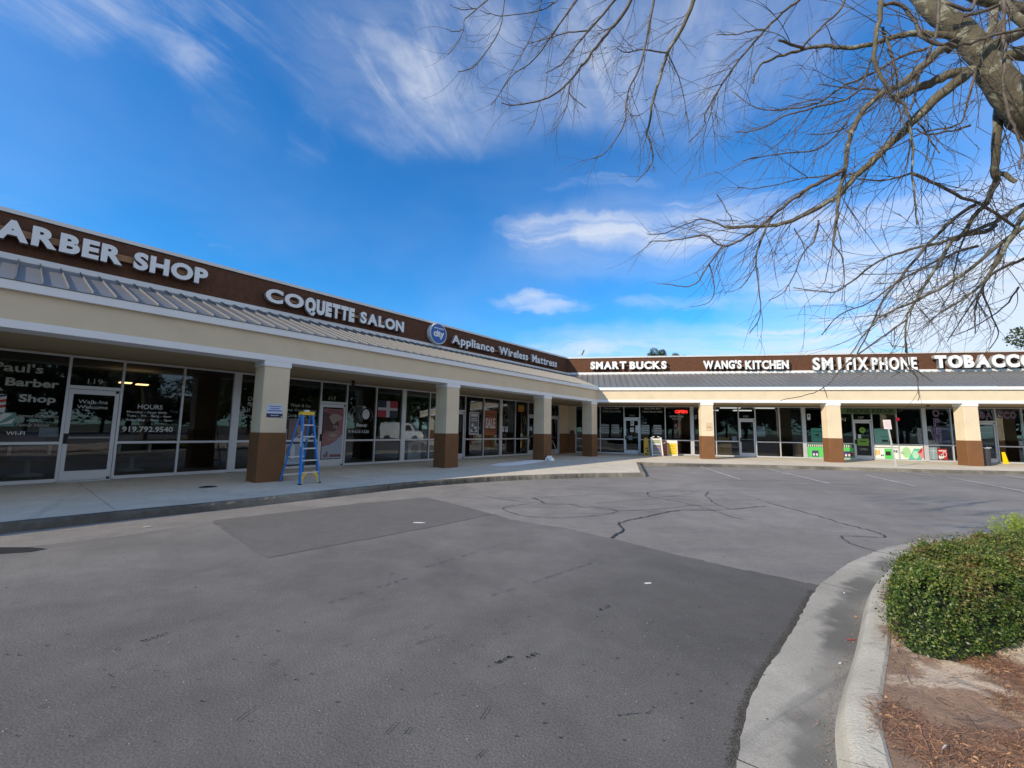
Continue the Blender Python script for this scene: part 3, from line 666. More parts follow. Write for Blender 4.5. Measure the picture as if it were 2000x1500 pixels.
# standing seam canopy roof, panel by panel
def roof(k, s0, s1):
    of, zf, ob, zb = .10, Z_EAVE, PO + .02, Z_RT + .01
    wdt = .325; sh = {}
    x = s0
    while x < s1 - .01:
        a, b_ = x, min(x + wdt, s1)
        def front(s):   # foremost o reached at s (valley clip)
            if k == 'L': return min(of, -s / TB) if s > -of * TB else of
            return min(of, s / TB) if s < of * TB else of
        fa, fb = front(a), front(b_)
        fa = max(fa, ob + .02); fb = max(fb, ob + .02)
        zz = lambda o: zf + (zb - zf) * (of - o) / (of - ob)
        full = abs(fa - of) < 1e-6 and abs(fb - of) < 1e-6 and abs(b_ - a - wdt) < 1e-6
        if full and 'm' in sh: me = sh['m']
        else:
            bb = MB(); wv = b_ - a; g = .002
            V = [(g, -fa, zz(fa)), (wv - g, -fb, zz(fb)), (wv - g, -ob, zz(ob)), (g, -ob, zz(ob))]
            V2 = [(v[0], v[1], v[2] - .012) for v in V]
            bb.add(V + V2, [(0, 1, 2, 3), (7, 6, 5, 4), (0, 4, 5, 1), (1, 5, 6, 2), (2, 6, 7, 3), (3, 7, 4, 0)])
            h = .042; th = .016
            R = [(g, -fa, zz(fa)), (g + th, -fa, zz(fa)), (g + th, -ob, zz(ob)), (g, -ob, zz(ob))]
            bb.add(R + [(v[0], v[1], v[2] + h) for v in R], [(4, 5, 6, 7), (0, 1, 5, 4), (1, 2, 6, 5), (2, 3, 7, 6), (3, 0, 4, 7)])
            me = bb.mesh('roof_panel', ROOFM)
            if full: sh['m'] = me
        mobj('roof_panel', me, bld, at(k, a))
        x = b_
roof('L', -30.0, 1.86); roof('R', -1.86, 30.0)
vb = MB(); vb.bar((wp('L', -.06, .1, Z_EAVE + .012)), (wp('L', -PO * TB, PO, Z_RT + .02)), .10, .012); vb.build('valley_flashing', CAPM, bld)

# storefront bays: (s0, s1, kind)
def mull(k, s, w=.05, z0=0.02, z1=Z_HEAD, dep=.11):
    b = MB(); b.box(-w / 2, w / 2, -.055, .055, z0, z1); b.box(-w / 2 + .012, w / 2 - .012, -.058, -.055, z0, z1)
    return b.build('mullion', ALU, bld, at(k, s, SF))
SHOPWIN = []
def window(k, s0, s1, z0=.04, z1=Z_HEAD, rail=True):
    w = s1 - s0; b = MB(); f = .045
    b.box(0, w, -.045, .045, z1 - f, z1)
    o = b.build('window', ALU, bld, at(k, s0, SF)); SHOPWIN.append((k, s0, s1, o))
    b = MB(); b.box(0, w, -.05, .05, z0 - .03, z0 + .05); b.build('sill', ALU, o, at(k, s0, SF))
    if rail: b = MB(); b.box(0, w, -.045, .045, Z_RAIL - .03, Z_RAIL + .03); b.build('rail', ALU, o, at(k, s0, SF))
    zz = [z0 + .05, Z_RAIL - .03, Z_RAIL + .03, z1 - f] if rail else [z0 + .05, z1 - f]
    for i in range(0, len(zz), 2):
        g = MB(); g.box(.001, w - .001, -.003, .003, zz[i] + .001, zz[i + 1] - .001); g.build('pane', GLASS, o, at(k, s0, SF))
    return o
def door(k, s0, s1, hinge='r'):
    w = s1 - s0; b = MB()
    b.box(0, w, -.045, .045, Z_HEAD - .045, Z_HEAD)
    fr = b.build('door_transom', ALU, bld, at(k, s0, SF)); b = MB(); b.box(0, w, -.05, .05, 2.17, 2.25); b.build('transom_bar', ALU, fr, at(k, s0, SF)); SHOPWIN.append((k, s0, s1, fr))
    g = MB(); g.box(.001, w - .001, -.003, .003, 2.251, Z_HEAD - .046); g.build('pane', GLASS, fr, at(k, s0, SF))
    d = MB(); st = .085
    d.box(.006, st, -.024, .024, .03, 2.16); d.box(w - st, w - .006, -.024, .024, .03, 2.16)
    d.box(st, w - st, -.023, .023, 2.05, 2.16); d.box(st, w - st, -.023, .023, .03, .25)
    dd = d.build('door', ALU, bld, at(k, s0, SF))
    g = MB(); g.box(st - .001, w - st + .001, -.004, .004, .251, 2.049); g.build('pane', GLASS, dd, at(k, s0, SF))
    h = MB(); h.box(st + .01, w - st - .01, .05, .085, 1.00, 1.04); h.box(st, st + .03, .024, .085, .99, 1.05); h.box(w - st - .03, w - st, .024, .085, .99, 1.05); h.build('push_bar', ALU, dd, at(k, s0, SF))
    hx = st * .5 if hinge == 'r' else w - st * .5
    h = MB(); h.box(hx - .035, hx + .045, -.03, -.024, .88, 1.12); h.tube([(hx, -.03, .90), (hx, -.075, .92), (hx, -.075, 1.08), (hx, -.03, 1.10)], .011, 8); h.build('handle', BLACK, dd, at(k, s0, SF))
    h = MB(); hx = w - .05 if hinge == 'r' else .05
    h.box(hx - .03, hx + .03, -.028, -.02, 2.10, 2.16); h.box(hx - .03, hx + .03, -.028, -.02, .02, .08); h.build('hinge', BLACK, dd, at(k, s0, SF))
    t_ = MB(); t_.box(0, w, -.06, .06, .0, .022); t_.build('threshold', ALU, bld, at(k, s0, SF))
    return dd
def wall(k, s0, s1):
    b = MB(); b.box(0, s1 - s0, -.06, .08, 0, Z_ZB, 1); b.box(0, s1 - s0, -.05, .08, Z_ZB, Z_HEAD - .001, 0); b.build('wall', [BEIGE, BROWN], bld, at(k, s0, SF))
L_EDGES = [(-33.4, 'm'), (-32.2, 'm'), (-31.0, 'M'), (-29.7, 'm'), (-28.5, 'm'), (-27.3, 'm'), (-26.1, 'm'), (-24.9, 'M'), (-23.6, 'm'), (-22.6, 'm'), (-21.42, 'm'), (-20.21, 'm'), 'door', (-19.27, 'm'), (-18.03, 'm'), (-16.74, 'M'), (-15.45, 'm'), (-14.20, 'm'), 'door', (-13.24, 'm'),
           (-12.04, 'm'), (-10.76, 'M'), (-9.42, 'm'), (-8.22, 'm'), 'door', (-7.29, 'm'), (-6.03, 'm'), (-4.74, 'M'), (-3.55, 'm'), (-2.42, 'm'), 'door', (-1.47, 'm'), (-.22, 'm'), 'door', (.71, 'm'), 'wall', (1.80, 'e')]
R_EDGES = [(-1.79, 'e'), 'wall', (-1.27, 'm'), (-.55, 'm'), (.24, 'm'), (1.68, 'm'), 'door', (2.62, 'm'), (4.11, 'm'), (5.64, 'M'), (6.97, 'm'), (8.24, 'm'), 'door', (9.15, 'm'), (10.43, 'm'), (11.71, 'M'), (12.95, 'm'), (14.21, 'm'), 'door', (15.16, 'm'),
           (16.36, 'm'), (17.68, 'M'), (18.94, 'm'), (20.05, 'm'), 'door', (20.99, 'm'), (22.18, 'm'), (23.5, 'M'), (24.7, 'm'), (25.9, 'm'), 'door', (26.85, 'm'), (28.1, 'm'), (29.4, 'M'), (30.6, 'm'), (31.8, 'm'), (33.0, 'm')]
for k, E_ in (('L', L_EDGES), ('R', R_EDGES)):
    prev = None; kind = 'window'
    for e in E_:
        if isinstance(e, str): kind = e; continue
        s, ty = e; hw = {'m': .025, 'M': .10, 'e': 0}[ty]
        if prev is not None:
            a, b_ = prev, s - hw
            {'window': window, 'door': door, 'wall': wall}[kind](k, a, b_)
        if ty != 'e': mull(k, s, hw * 2)
        prev = s + hw; kind = 'window'
# interiors: floor, back wall, ceiling, dividing walls
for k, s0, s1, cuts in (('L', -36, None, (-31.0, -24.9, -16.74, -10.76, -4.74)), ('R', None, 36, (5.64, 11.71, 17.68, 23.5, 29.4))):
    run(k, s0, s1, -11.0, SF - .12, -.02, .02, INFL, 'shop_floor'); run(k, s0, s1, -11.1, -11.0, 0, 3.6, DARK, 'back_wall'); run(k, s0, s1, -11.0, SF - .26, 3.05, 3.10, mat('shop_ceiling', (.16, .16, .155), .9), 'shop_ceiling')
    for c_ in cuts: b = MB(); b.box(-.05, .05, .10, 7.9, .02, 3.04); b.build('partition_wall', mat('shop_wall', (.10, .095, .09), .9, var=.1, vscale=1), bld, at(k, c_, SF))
# wall closing the far ends
for k, s in (('L', LEND), ('R', REND)):
    b = MB(); b.box(-.1, .1, -.0, 10.8, 0, Z_CB - .41); b.build('end_wall', BEIGE, bld, at(k, s, PO))

# soffit fittings
def can(k, s, o, label):
    b = MB(); b.lathe([(.0, -.16), (.055, -.16), (.06, -.05), (.06, .0), (0, .0)], 16)
    tag(b.build('soffit_light', BLACK, None, at(k, s, o, Z_SOF + .011)), label, 'light fitting')
can('L', *(-13.4, -2.35), 'small black can light under the soffit above the salon door')
b = MB(); b.lathe([(.0, -.07), (.06, -.06), (.085, 0), (0, .0)], 16); tag(b.build('security_camera', BLACK, None, at('R', 17.0, -1.6, Z_SOF + .011)), 'black dome camera under the soffit left of the tobacco shop', 'camera')

# ------------------------------------------------------------------ text helper
_deps = None
def text_mesh(body, bold=0.0, extrude=0.0, space=1.0, shear=0.0, res=3):
    c = bpy.data.curves.new('txt', 'FONT'); c.body = body; c.size = 1; c.offset = bold; c.extrude = extrude; c.resolution_u = res; c.space_character = space; c.shear = shear
    o = bpy.data.objects.new('txt', c); COL.objects.link(o); bpy.context.view_layer.update()
    me = bpy.data.meshes.new_from_object(o.evaluated_get(bpy.context.evaluated_depsgraph_get()))
    bpy.data.objects.remove(o); bpy.data.curves.remove(c)
    V = np.empty(len(me.vertices) * 3, np.float32); me.vertices.foreach_get('co', V); V = V.reshape(-1, 3)
    return me, V
def fit_text(body, w, h, y0, y1, bold=0.0, mats=None, **kw):
    """text filling w x h in the x-z plane, y from y0 (front) to y1"""
    me, V = text_mesh(body, bold, .5, **kw)
    lo = V.min(0); hi = V.max(0); X = (V[:, 0] - lo[0]) / max(hi[0] - lo[0], 1e-6) * w; Z = (V[:, 1] - lo[1]) / max(hi[1] - lo[1], 1e-6) * h
    Y = np.where(V[:, 2] > 0, y0, y1)
    Q = np.stack([X, Y, Z], 1).astype(np.float32); me.vertices.foreach_set('co', Q.ravel()); me.update()
    me.materials.clear()
    for m_ in (mats or [VIN]): me.materials.append(m_)
    if mats and len(mats) > 1:
        for p in me.polygons: p.material_index = 0 if abs(p.normal.y) > .9 else 1
    return me
GLO = SF + .008
def host(k, s):
    for kk, a, b_, o in SHOPWIN:
        if kk == k and a - .03 <= s <= b_ + .03: return o
def vinyl(k, body, s0, s1, z0, z1, mt=VIN, bold=0.015, parent=None, o=GLO, name='lettering', **kw):
    me = fit_text(body, s1 - s0, z1 - z0, -.0015, .0015, bold, [mt], **kw); me.name = name
    return mobj(name, me, parent or host(k, (s0 + s1) / 2), at(k, s0, o, z0))

# ------------------------------------------------------------------ fascia signs made of separate channel letters
def sign(k, words, label, mats, depth=.13, gap=.10, o0=PO, bold=.048, race=None):
    s_first = words[0][1]
    root = empty('shop_sign', at(k, s_first, o0, Z_TT), label, 'sign')
    for wd_ in words:
        body, s0, s1, z0, z1 = wd_[:5]; bo = wd_[5] if len(wd_) > 5 else bold
        gl = []
        for ch in body:
            if ch == ' ': gl.append((None, .35, 0, 0)); continue
            me, V = text_mesh(ch, bo, .5, res=4); gl.append((me, float(V[:, 0].max() - V[:, 0].min()), V, float(V[:, 1].min())))
        base = min(g[3] for g in gl if g[0] and g is not None) if any(c in body for c in 'gjpqy') else min(0.0, 0.0)
        capv = max(float(g[2][:, 1].max()) for g in gl if g[0])
        low = -.0
        lsp = .13 if body in ('FIX', 'PHONE', 'SM') else (.06 if body.upper() == body else .075)
        tot = sum(g[1] for g in gl) + lsp * (len(gl) - 1); sx = (s1 - s0) / tot; sz = (z1 - z0) / capv; x = s0
        for g in gl:
            if g[0]:
                me, wch, V, _ = g; lo = V[:, 0].min()
                Q = np.stack([(V[:, 0] - lo) * sx, np.where(V[:, 2] > 0, -depth / 2, depth / 2), V[:, 1] * sz], 1).astype(np.float32)
                me.vertices.foreach_set('co', Q.ravel()); me.update(); me.materials.clear()
                for m_ in mats: me.materials.append(m_)
                for p in me.polygons: p.material_index = 0 if p.normal.y < -.9 else 1
                me.name = 'letter'; mobj('letter', me, root, at(k, x, o0 + gap + depth / 2, z0))
            x += (g[1] + lsp) * sx
    if race:
        for (a, b_, z0, z1) in race:
            b = MB(); b.box(0, b_ - a, -(gap - .012), -.001, z0, z1); b.build('raceway', RACE if k == 'L' else RACE2, root, at(k, a, o0, 0))
    # standoff brackets
    return root
WL = [LETW, LETS]
sign('L', [('BARBER', -21.97, -19.55, 5.37, 5.80), ('SHOP', -19.34, -17.74, 5.37, 5.80)], 'white block letters BARBER SHOP over the leftmost shop windows', WL, race=[(-22.6, -17.9, 5.50, 5.66)])
sign('L', [('CO', -16.2, -15.02, 5.30, 5.72, .045), ('QUETTE', -14.97, -13.17, 5.26, 5.74, .07), ('SALON', -12.93, -10.97, 5.29, 5.70)], 'white block letters COQUETTE SALON on the brown band of the left wing', WL, race=[(-16.0, -11.1, 5.45, 5.55)])
ap = sign('L', [('Appliance', -8.31, -5.42, 5.30, 5.68, .028), ('Wireless', -5.02, -2.56, 5.28, 5.68, .028), ('Mattress', -2.16, .38, 5.26, 5.68, .028)], 'white letters Appliance Wireless Mattress right of the round blue city sign', WL, race=[(-8.2, .25, 5.40, 5.47)])
BLUE = flat('sign_blue', (.012, .10, .40), rough=.35)
rs = empty('round_sign', at('L', -9.12, PO, 5.56), 'round blue city logo sign with white rim left of the word Appliance', 'sign')
b = MB(); b.ell(0, 0, .47, .47, -.22, -.001, 40, 0); b.build('white_rim', [LETW], rs, at('L', -9.12, PO, 5.56))
b = MB(); b.ell(0, 0, .43, .43, -.235, -.2205, 40, 0); b.build('blue_face', [BLUE], rs, at('L', -9.12, PO, 5.56))
mobj('lettering', fit_text('city', .60, .38, -.243, -.2355, .05, [LETW]), rs, at('L', -9.42, PO, 5.32))
mobj('lettering', fit_text('APPLIANCE', .56, .07, -.241, -.2355, .03, [LETW]), rs, at('L', -9.40, PO, 5.76))
sign('R', [('SMART', -.35, 1.86, 5.30, 5.76, .055), ('BUCKS', 2.05, 4.26, 5.28, 5.74, .055)], 'white block letters SMART BUCKS, first sign on the sunlit wing', WL, gap=.12, race=[(-.1, 4.1, 5.46, 5.54)])
sign('R', [("WANG'S", 6.38, 8.52, 5.24, 5.74, .045), ('KITCHEN', 8.72, 11.07, 5.20, 5.70, .045)], "white block letters WANG'S KITCHEN on the sunlit brown band", WL, gap=.12, race=[(6.6, 10.9, 5.36, 5.52)])
sign('R', [('SM', 12.34, 13.38, 5.12, 5.82, .035), ('I', 13.64, 13.80, 5.12, 5.82, .035), ('FIX', 14.06, 15.17, 5.10, 5.80, .035), ('PHONE', 15.34, 17.56, 5.09, 5.78, .035)], 'tall narrow white letters SM I FIX PHONE over the phone repair shop', WL, gap=.12, race=[(12.5, 17.4, 5.32, 5.42)])
sign('R', [('TOBACCO', 18.36, 23.0, 5.18, 5.84, .06)], 'wide white letters TOBACCO at the right end of the band', WL, depth=.2, gap=.12)

# ------------------------------------------------------------------ vinyl lettering on the glass
NUM = VOLD
for k, n, s, mt in (('L', '119', -19.89, NUM), ('L', '117', -13.91, NUM), ('L', '115', -7.95, NUM), ('R', '111', 2.04, NUM), ('R', '109', 8.53, NUM), ('R', '107', 14.53, NUM)):
    vinyl(k, n, s, s + .26, 2.31, 2.43, mt, .0)
vinyl('L', "Paul's", -21.36, -20.62, 2.46, 2.66, VOLD, .02)
vinyl('L', 'Barber', -21.15, -20.35, 2.15, 2.33, VOLD, .03)
vinyl('L', 'Shop', -20.93, -20.37, 1.76, 1.98, VOLD, .03)
vinyl('L', 'Licensed Barbershop', -20.95, -20.31, 1.45, 1.54, VOLD, .0, shear=.4); vinyl('L', 'with', -20.77, -20.61, 1.38, 1.44, VOLD, .0, shear=.4); vinyl('L', 'Family Values', -20.92, -20.42, 1.25, 1.34, VOLD, .0, shear=.4)
vinyl('L', 'WI-FI', -21.04, -20.77, 1.08, 1.16, VIN, .02)
dl = host('L', -19.7)
vinyl('L', 'Walk-Ins', -20.01, -19.50, 1.83, 1.92, VIN, .0, parent=dl, o=SF + .03); vinyl('L', 'Welcome', -20.02, -19.49, 1.71, 1.79, VIN, .0, parent=dl, o=SF + .03)
vinyl('L', 'NO SOLICITING', -19.86, -19.66, 1.39, 1.43, VIN, .02, parent=dl, o=SF + .03)
vinyl('L', 'HOURS', -18.93, -18.43, 1.75, 1.87, VIN, .01)
for body, a, b_, z in (('Monday - Appt Only', -19.13, -18.32, 1.625), ('Tues - Fri - 8am - 6pm', -19.13, -18.23, 1.53), ('Saturday - 9am - 3pm', -19.13, -18.2, 1.425)): vinyl('L', body, a, b_, z, z + .075, VIN, .01)
vinyl('L', '919.792.9540', -19.18, -18.17, 1.16, 1.30, VIN, .015)
for body, a, b_, z0, z1 in (('Dominican', -16.42, -15.62, 2.12, 2.24), ('Blowouts', -16.42, -15.7, 1.98, 2.08), ('All Hair', -16.58, -15.9, 1.78, 1.89), ('Braids', -16.6, -15.9, 1.60, 1.71)): vinyl('L', body, a, b_, z0, z1, VOLD, .0)
for body, a, b_, z0, z1 in (('Wash & Set', -15.18, -14.52, 2.01, 2.11), ('Deep Conditioning', -15.38, -14.32, 1.84, 1.94), ('Cuts & Color', -15.30, -14.30, 1.68, 1.78)): vinyl('L', body, a, b_, z0, z1, VOLD, .0)
vinyl('L', 'Beauty', -12.82, -12.35, 1.36, 1.52, VIN, .02, shear=.3); vinyl('L', '919-615-1520', -13.12, -12.28, 1.16, 1.27, VIN, .01)
# oval salon emblem with a head of hair
lg = MB(); cx, cz = .56, .36
for i in range(30):
    a = i * 2 * math.pi / 30; b2 = (i + .9) * 2 * math.pi / 30
    if 4.5 < a < 5.5: continue
    lg.bar((cx + .50 * math.cos(a), 0, cz + .34 * math.sin(a)), (cx + .50 * math.cos(b2), 0, cz + .34 * math.sin(b2)), .003, .03, up=(0, 1, 0))
for (x0, z0, x1, z1, x2, z2, w) in ((.62, .62, .42, .48, .50, .22, .03), (.66, .60, .50, .40, .58, .14, .03), (.70, .56, .60, .36, .66, .12, .025), (.30, .66, .24, .40, .30, .16, .02), (.24, .64, .50, .70, .72, .66, .02), (.20, .70, .30, .56, .42, .58, .02)):
    P = [(x0 + (x1 - x0) * t_ * 2 if t_ < .5 else x1 + (x2 - x1) * (t_ * 2 - 1), 0, z0 + (z1 - z0) * t_ * 2 if t_ < .5 else z1 + (z2 - z1) * (t_ * 2 - 1)) for t_ in (0, .25, .5, .75, 1)]
    for a, b2 in zip(P[:-1], P[1:]): lg.bar(a, b2, .003, w, up=(0, 1, 0))
lg.ell(.78, .40, .15, .19, -.0015, .0015, 18); lg.ell(.70, .66, .06, .05, -.0015, .0015, 12)
lg.build('salon_emblem', VIN, host('L', -12.6), at('L', -13.22, GLO, 1.46))
for a, b_ in ((.36, 1.50), (2.78, 3.96)):
    vinyl('R', 'Play Skill Ball', a + .12, b_ - .12, 2.72, 2.85, VOLD, .01); vinyl('R', 'Online Games Inside', a, b_, 2.56, 2.69, VOLD, .01)
vinyl('R', 'PHONE REPAIR', 13.95, 16.28, 2.61, 2.86, BLACK, .03, parent=bld, o=SF + .062)
vinyl('R', 'OPEN', 13.0, 13.88, 2.14, 2.36, VOLD, .01)
vinyl('R', 'OPEN', 14.46, 14.84, .54, .66, VOLD, .0, parent=host('R', 14.7), o=SF + .03)
GRB = flat('green_banner', (.075, .15, .06))
b = MB(); b.box(0, 2.75, -.002, .002, 2.56, 2.90); b.build('window_banner', GRB, bld, at('R', 13.62, SF + .058))
PUR = flat('purple_outline', (.52, .38, .60))
def outline(k, body, s0, s1, z0, z1, parent):
    vinyl(k, body, s0, s1, z0, z1, PUR, .035, parent=parent, o=GLO); vinyl(k, body, s0 + .01, s1 - .01, z0 + .01, z1 - .01, flat('dark_vinyl', (.05, .035, .085)), .004, parent=parent, o=GLO + .003)
hw_ = host('R', 18.3)
for ch, z in (('O', 2.43), ('P', 1.94), ('E', 1.47), ('N', 1.00)): outline('R', ch, 18.14, 18.46, z, z + .43, hw_)
for ch, s in (('B', 20.28), ('A', 20.58)): outline('R', ch, s, s + .30, 2.38, 2.76, host('R', 20.5))
for ch, s in (('C', 21.08), ('C', 21.38), ('O', 21.68)): outline('R', ch, s, s + .28, 2.38, 2.76, host('R', 21.5))
vinyl('R', 'NOW OPEN', 4.38, 5.17, 2.27, 2.40, VOLD, .03); vinyl('R', 'GAMES & PRIZES', 4.5, 5.05, 2.14, 2.22, VOLD, .01)

# ------------------------------------------------------------------ posters and things behind or on the glass
def panel(name, label, cat, k, s0, s1, z0, z1, parts, o=SF + .012, th=.004, base=PAPER, group=None, rz=0.0):
    """flat sheet with raised coloured shapes: parts = (kind, args..., material)"""
    w, h = s1 - s0, z1 - z0; mats = [base]; b = MB(); b.box(0, w, -th, 0, 0, h, 0); lv = 1
    for p in parts:
        if p[-1] not in mats: mats.append(p[-1])
        mi = mats.index(p[-1]); y0 = -th - .0012 * lv; y1 = -th + .0005
        if p[0] == 'r': b.box(p[1] * w, p[2] * w, y0, y1, p[3] * h, p[4] * h, mi)
        elif p[0] == 'e': b.ell(p[1] * w, p[2] * h, p[3] * w, p[4] * h, y0, y1, 22, mi)
        elif p[0] == 'p': b.prism([(x * w, z * h) for x, z in p[1]], y0, y1, 'y', mi)
        lv += 1
    M = at(k, s0, o, z0, rz); ob = b.build(name, mats, None, M); tag(ob, label, cat, group)
    return ob, M, w, h
def ptext(host_, M, w, h, body, x0, x1, z0, z1, mt, bold=.02, y=-.013):
    me = fit_text(body, (x1 - x0) * w, (z1 - z0) * h, y, y + .004, bold, [mt]); me.name = 'lettering'
    mobj('lettering', me, host_, M @ Matrix.Translation((x0 * w, 0, z0 * h)))
C = lambda n, c, **k: flat(n, c, **k)
ORG = C('poster_orange', (.50, .12, .03)); INK = C('ink_black', (.02, .02, .02)); REDP = C('poster_red', (.42, .02, .02)); PNK = C('poster_pink', (.22, .075, .085)); CRM = C('poster_cream', (.36, .27, .22)); PALE = C('poster_pale', (.34, .38, .46)); ROSE = C('poster_rose', (.30, .12, .13))
TEAL = C('poster_teal', (.05, .28, .22)); GRN = C('poster_green', (.10, .55, .12)); LIM = C('lime_green', (.16, .34, .03)); YEL = C('bright_yellow', (.72, .52, .03)); VIO = C('deep_violet', (.07, .04, .14)); WHT = C('poster_white', (.62, .62, .62)); SKIN = C('print_tan', (.42, .27, .16)); GRY = C('print_grey', (.16, .16, .17)); NAVY = C('navy_print', (.02, .025, .07)); LBL = C('pale_blue_print', (.40, .48, .60))
o, M, w, h = panel('sale_poster', 'orange and black poster reading SALE in the appliance shop window', 'poster', 'L', -5.98, -5.05, 1.09, 2.31, [('r', .04, .96, .03, .97, INK), ('r', .08, .92, .05, .95, ORG), ('r', .08, .92, .72, .76, INK), ('r', .08, .92, .21, .25, INK)], base=ORG)
ptext(o, M, w, h, 'SALE', .12, .88, .28, .70, WHT, .03); ptext(o, M, w, h, 'APPLIANCE', .12, .88, .79, .91, INK, .02); ptext(o, M, w, h, '$ DOWN', .14, .86, .09, .19, INK, .02)
o, M, w, h = panel('price_poster', 'black and white poster of appliances left of the orange sale poster', 'poster', 'L', -7.0, -6.35, 1.11, 2.19, [('r', .06, .94, .05, .95, GRY), ('r', .14, .86, .80, .92, WHT), ('r', .14, .86, .60, .64, WHT), ('r', .2, .8, .68, .73, WHT), ('e', .35, .42, .14, .08, WHT), ('e', .65, .30, .18, .07, WHT), ('r', .12, .5, .12, .24, WHT), ('r', .6, .88, .12, .2, WHT), ('e', .42, .20, .1, .05, INK)])
o, M, w, h = panel('yellow_sign', 'small yellow and orange sign high in the appliance shop window', 'sign', 'L', -3.29, -2.80, 2.36, 2.72, [('r', 0, 1, 0, .35, ORG), ('r', .25, .75, .45, .9, C('dull_orange', (.45, .22, .02)))], base=C('dull_yellow', (.42, .26, .02)))
panel('notice', 'left one of two small white notices on the appliance shop glass', 'notice', 'L', -4.66, -4.45, 1.26, 1.53, [('r', .2, .8, .45, .8, GRY)]); panel('notice', 'right one of two small white notices on the appliance shop glass', 'notice', 'L', -4.36, -4.16, 1.26, 1.53, [('r', .2, .8, .45, .8, GRY)])
o, M, w, h = panel('access_sticker', 'white wheelchair sticker on the right appliance shop door', 'sticker', 'L', -2.28, -2.06, 1.35, 1.55, [('e', .5, .4, .25, .25, INK), ('e', .5, .4, .16, .16, WHT), ('r', .42, .52, .45, .85, INK), ('e', .47, .85, .08, .08, INK)], o=SF + .03)
# salon door poster
o, M, w, h = panel('door_poster', 'tall pink and cream beauty poster filling the salon door', 'poster', 'L', -14.07, -13.34, .28, 2.0, [('p', [(0, .24), (.35, .27), (.7, .36), (1, .50), (1, 1), (0, 1)], ROSE), ('p', [(0, .50), (.55, .52), (.8, .66), (.72, .80), (.3, .90), (0, .93)], C('poster_plum', (.10, .035, .04))), ('p', [(0, .93), (.35, .985), (.75, .97), (1, .90), (1, .84), (.7, .90), (.3, .91)], PNK), ('p', [(.28, .84), (.42, .885), (.62, .90), (.84, .875), (.95, .82), (.86, .775), (.66, .745), (.52, .68), (.42, .73), (.33, .78)], CRM), ('p', [(.25, .48), (.5, .50), (.78, .485), (.66, .44), (.42, .43)], CRM), ('r', .2, .8, .405, .415, CRM), ('r', .25, .7, .37, .38, CRM), ('r', .22, .30, .03, .14, PNK), ('r', .40, .95, .03, .08, PNK), ('r', .10, .18, .03, .08, PNK), ('p', [(.50, .66), (.54, .58), (.60, .66), (.66, .58), (.72, .66)], CRM)], o=SF + .03, base=PALE)
ptext(o, M, w, h, 'Coquette', .08, .92, .50, .56, CRM, .02, y=-.026)
# poster behind ladder
o, M, w, h = panel('hair_poster', 'salon poster with a pale figure behind the stepladder', 'poster', 'L', -15.40, -14.32, .95, 1.62, [('r', .2, .75, 0, 1, C('poster_mauve', (.20, .13, .15))), ('e', .55, .55, .12, .3, SKIN), ('e', .6, .8, .15, .15, C('poster_mauve2', (.12, .07, .09))), ('r', .0, .16, .0, .5, PALE)], base=INK, o=SF + .012)
o, M, w, h = panel('salon_poster', 'blue-white poster in the low salon pane behind the stepladder', 'poster', 'L', -15.40, -14.32, .10, .84, [('r', .04, .7, .05, .95, PALE), ('e', .3, .6, .14, .30, GRY), ('e', .36, .62, .07, .34, WHT), ('r', .1, .66, .08, .2, LBL)], base=INK, o=SF + .012)
# flag
o, M, w, h = panel('flag', 'red and dark blue flag with a white cross hung in the salon window', 'flag', 'L', -11.95, -11.05, 1.78, 2.42, [('r', 0, .42, .58, 1, C('flag_blue', (.012, .016, .05))), ('r', .60, 1, .58, 1, C('flag_red', (.36, .015, .03))), ('r', 0, .42, 0, .42, C('flag_red', (.36, .015, .03))), ('r', .60, 1, 0, .42, C('flag_blue', (.012, .016, .05)))], base=C('flag_white', (.50, .50, .52)), o=SF + .012)
# barber window clutter
panel('barber_pole_decal', 'red and white striped barber pole decal on the far left window', 'decal', 'L', -21.38, -21.10, 1.56, 1.96, [('p', [(0, .1), (1, .3), (1, .45), (0, .25)], REDP), ('p', [(0, .4), (1, .6), (1, .75), (0, .55)], REDP), ('p', [(0, .7), (1, .9), (1, 1.0), (0, .85)], NAVY)], base=WHT)
panel('scissor_decal', 'pale teal and white decal low on the far left window', 'decal', 'L', -21.36, -20.94, 1.27, 1.57, [('p', [(0, .1), (.5, .3), (.9, .9), (.6, .95), (.3, .5)], WHT), ('p', [(.4, .1), (.9, .2), (1, .6), (.7, .3)], WHT)], base=C('decal_teal', (.10, .26, .24)))
panel('white_box', 'small white appliance box standing inside the barber window', 'box', 'L', -20.56, -20.26, 1.04, 1.25, [('r', .2, .8, .7, .85, LBL)], base=C('box_white', (.36, .44, .50)), o=SF - .2, th=.15)
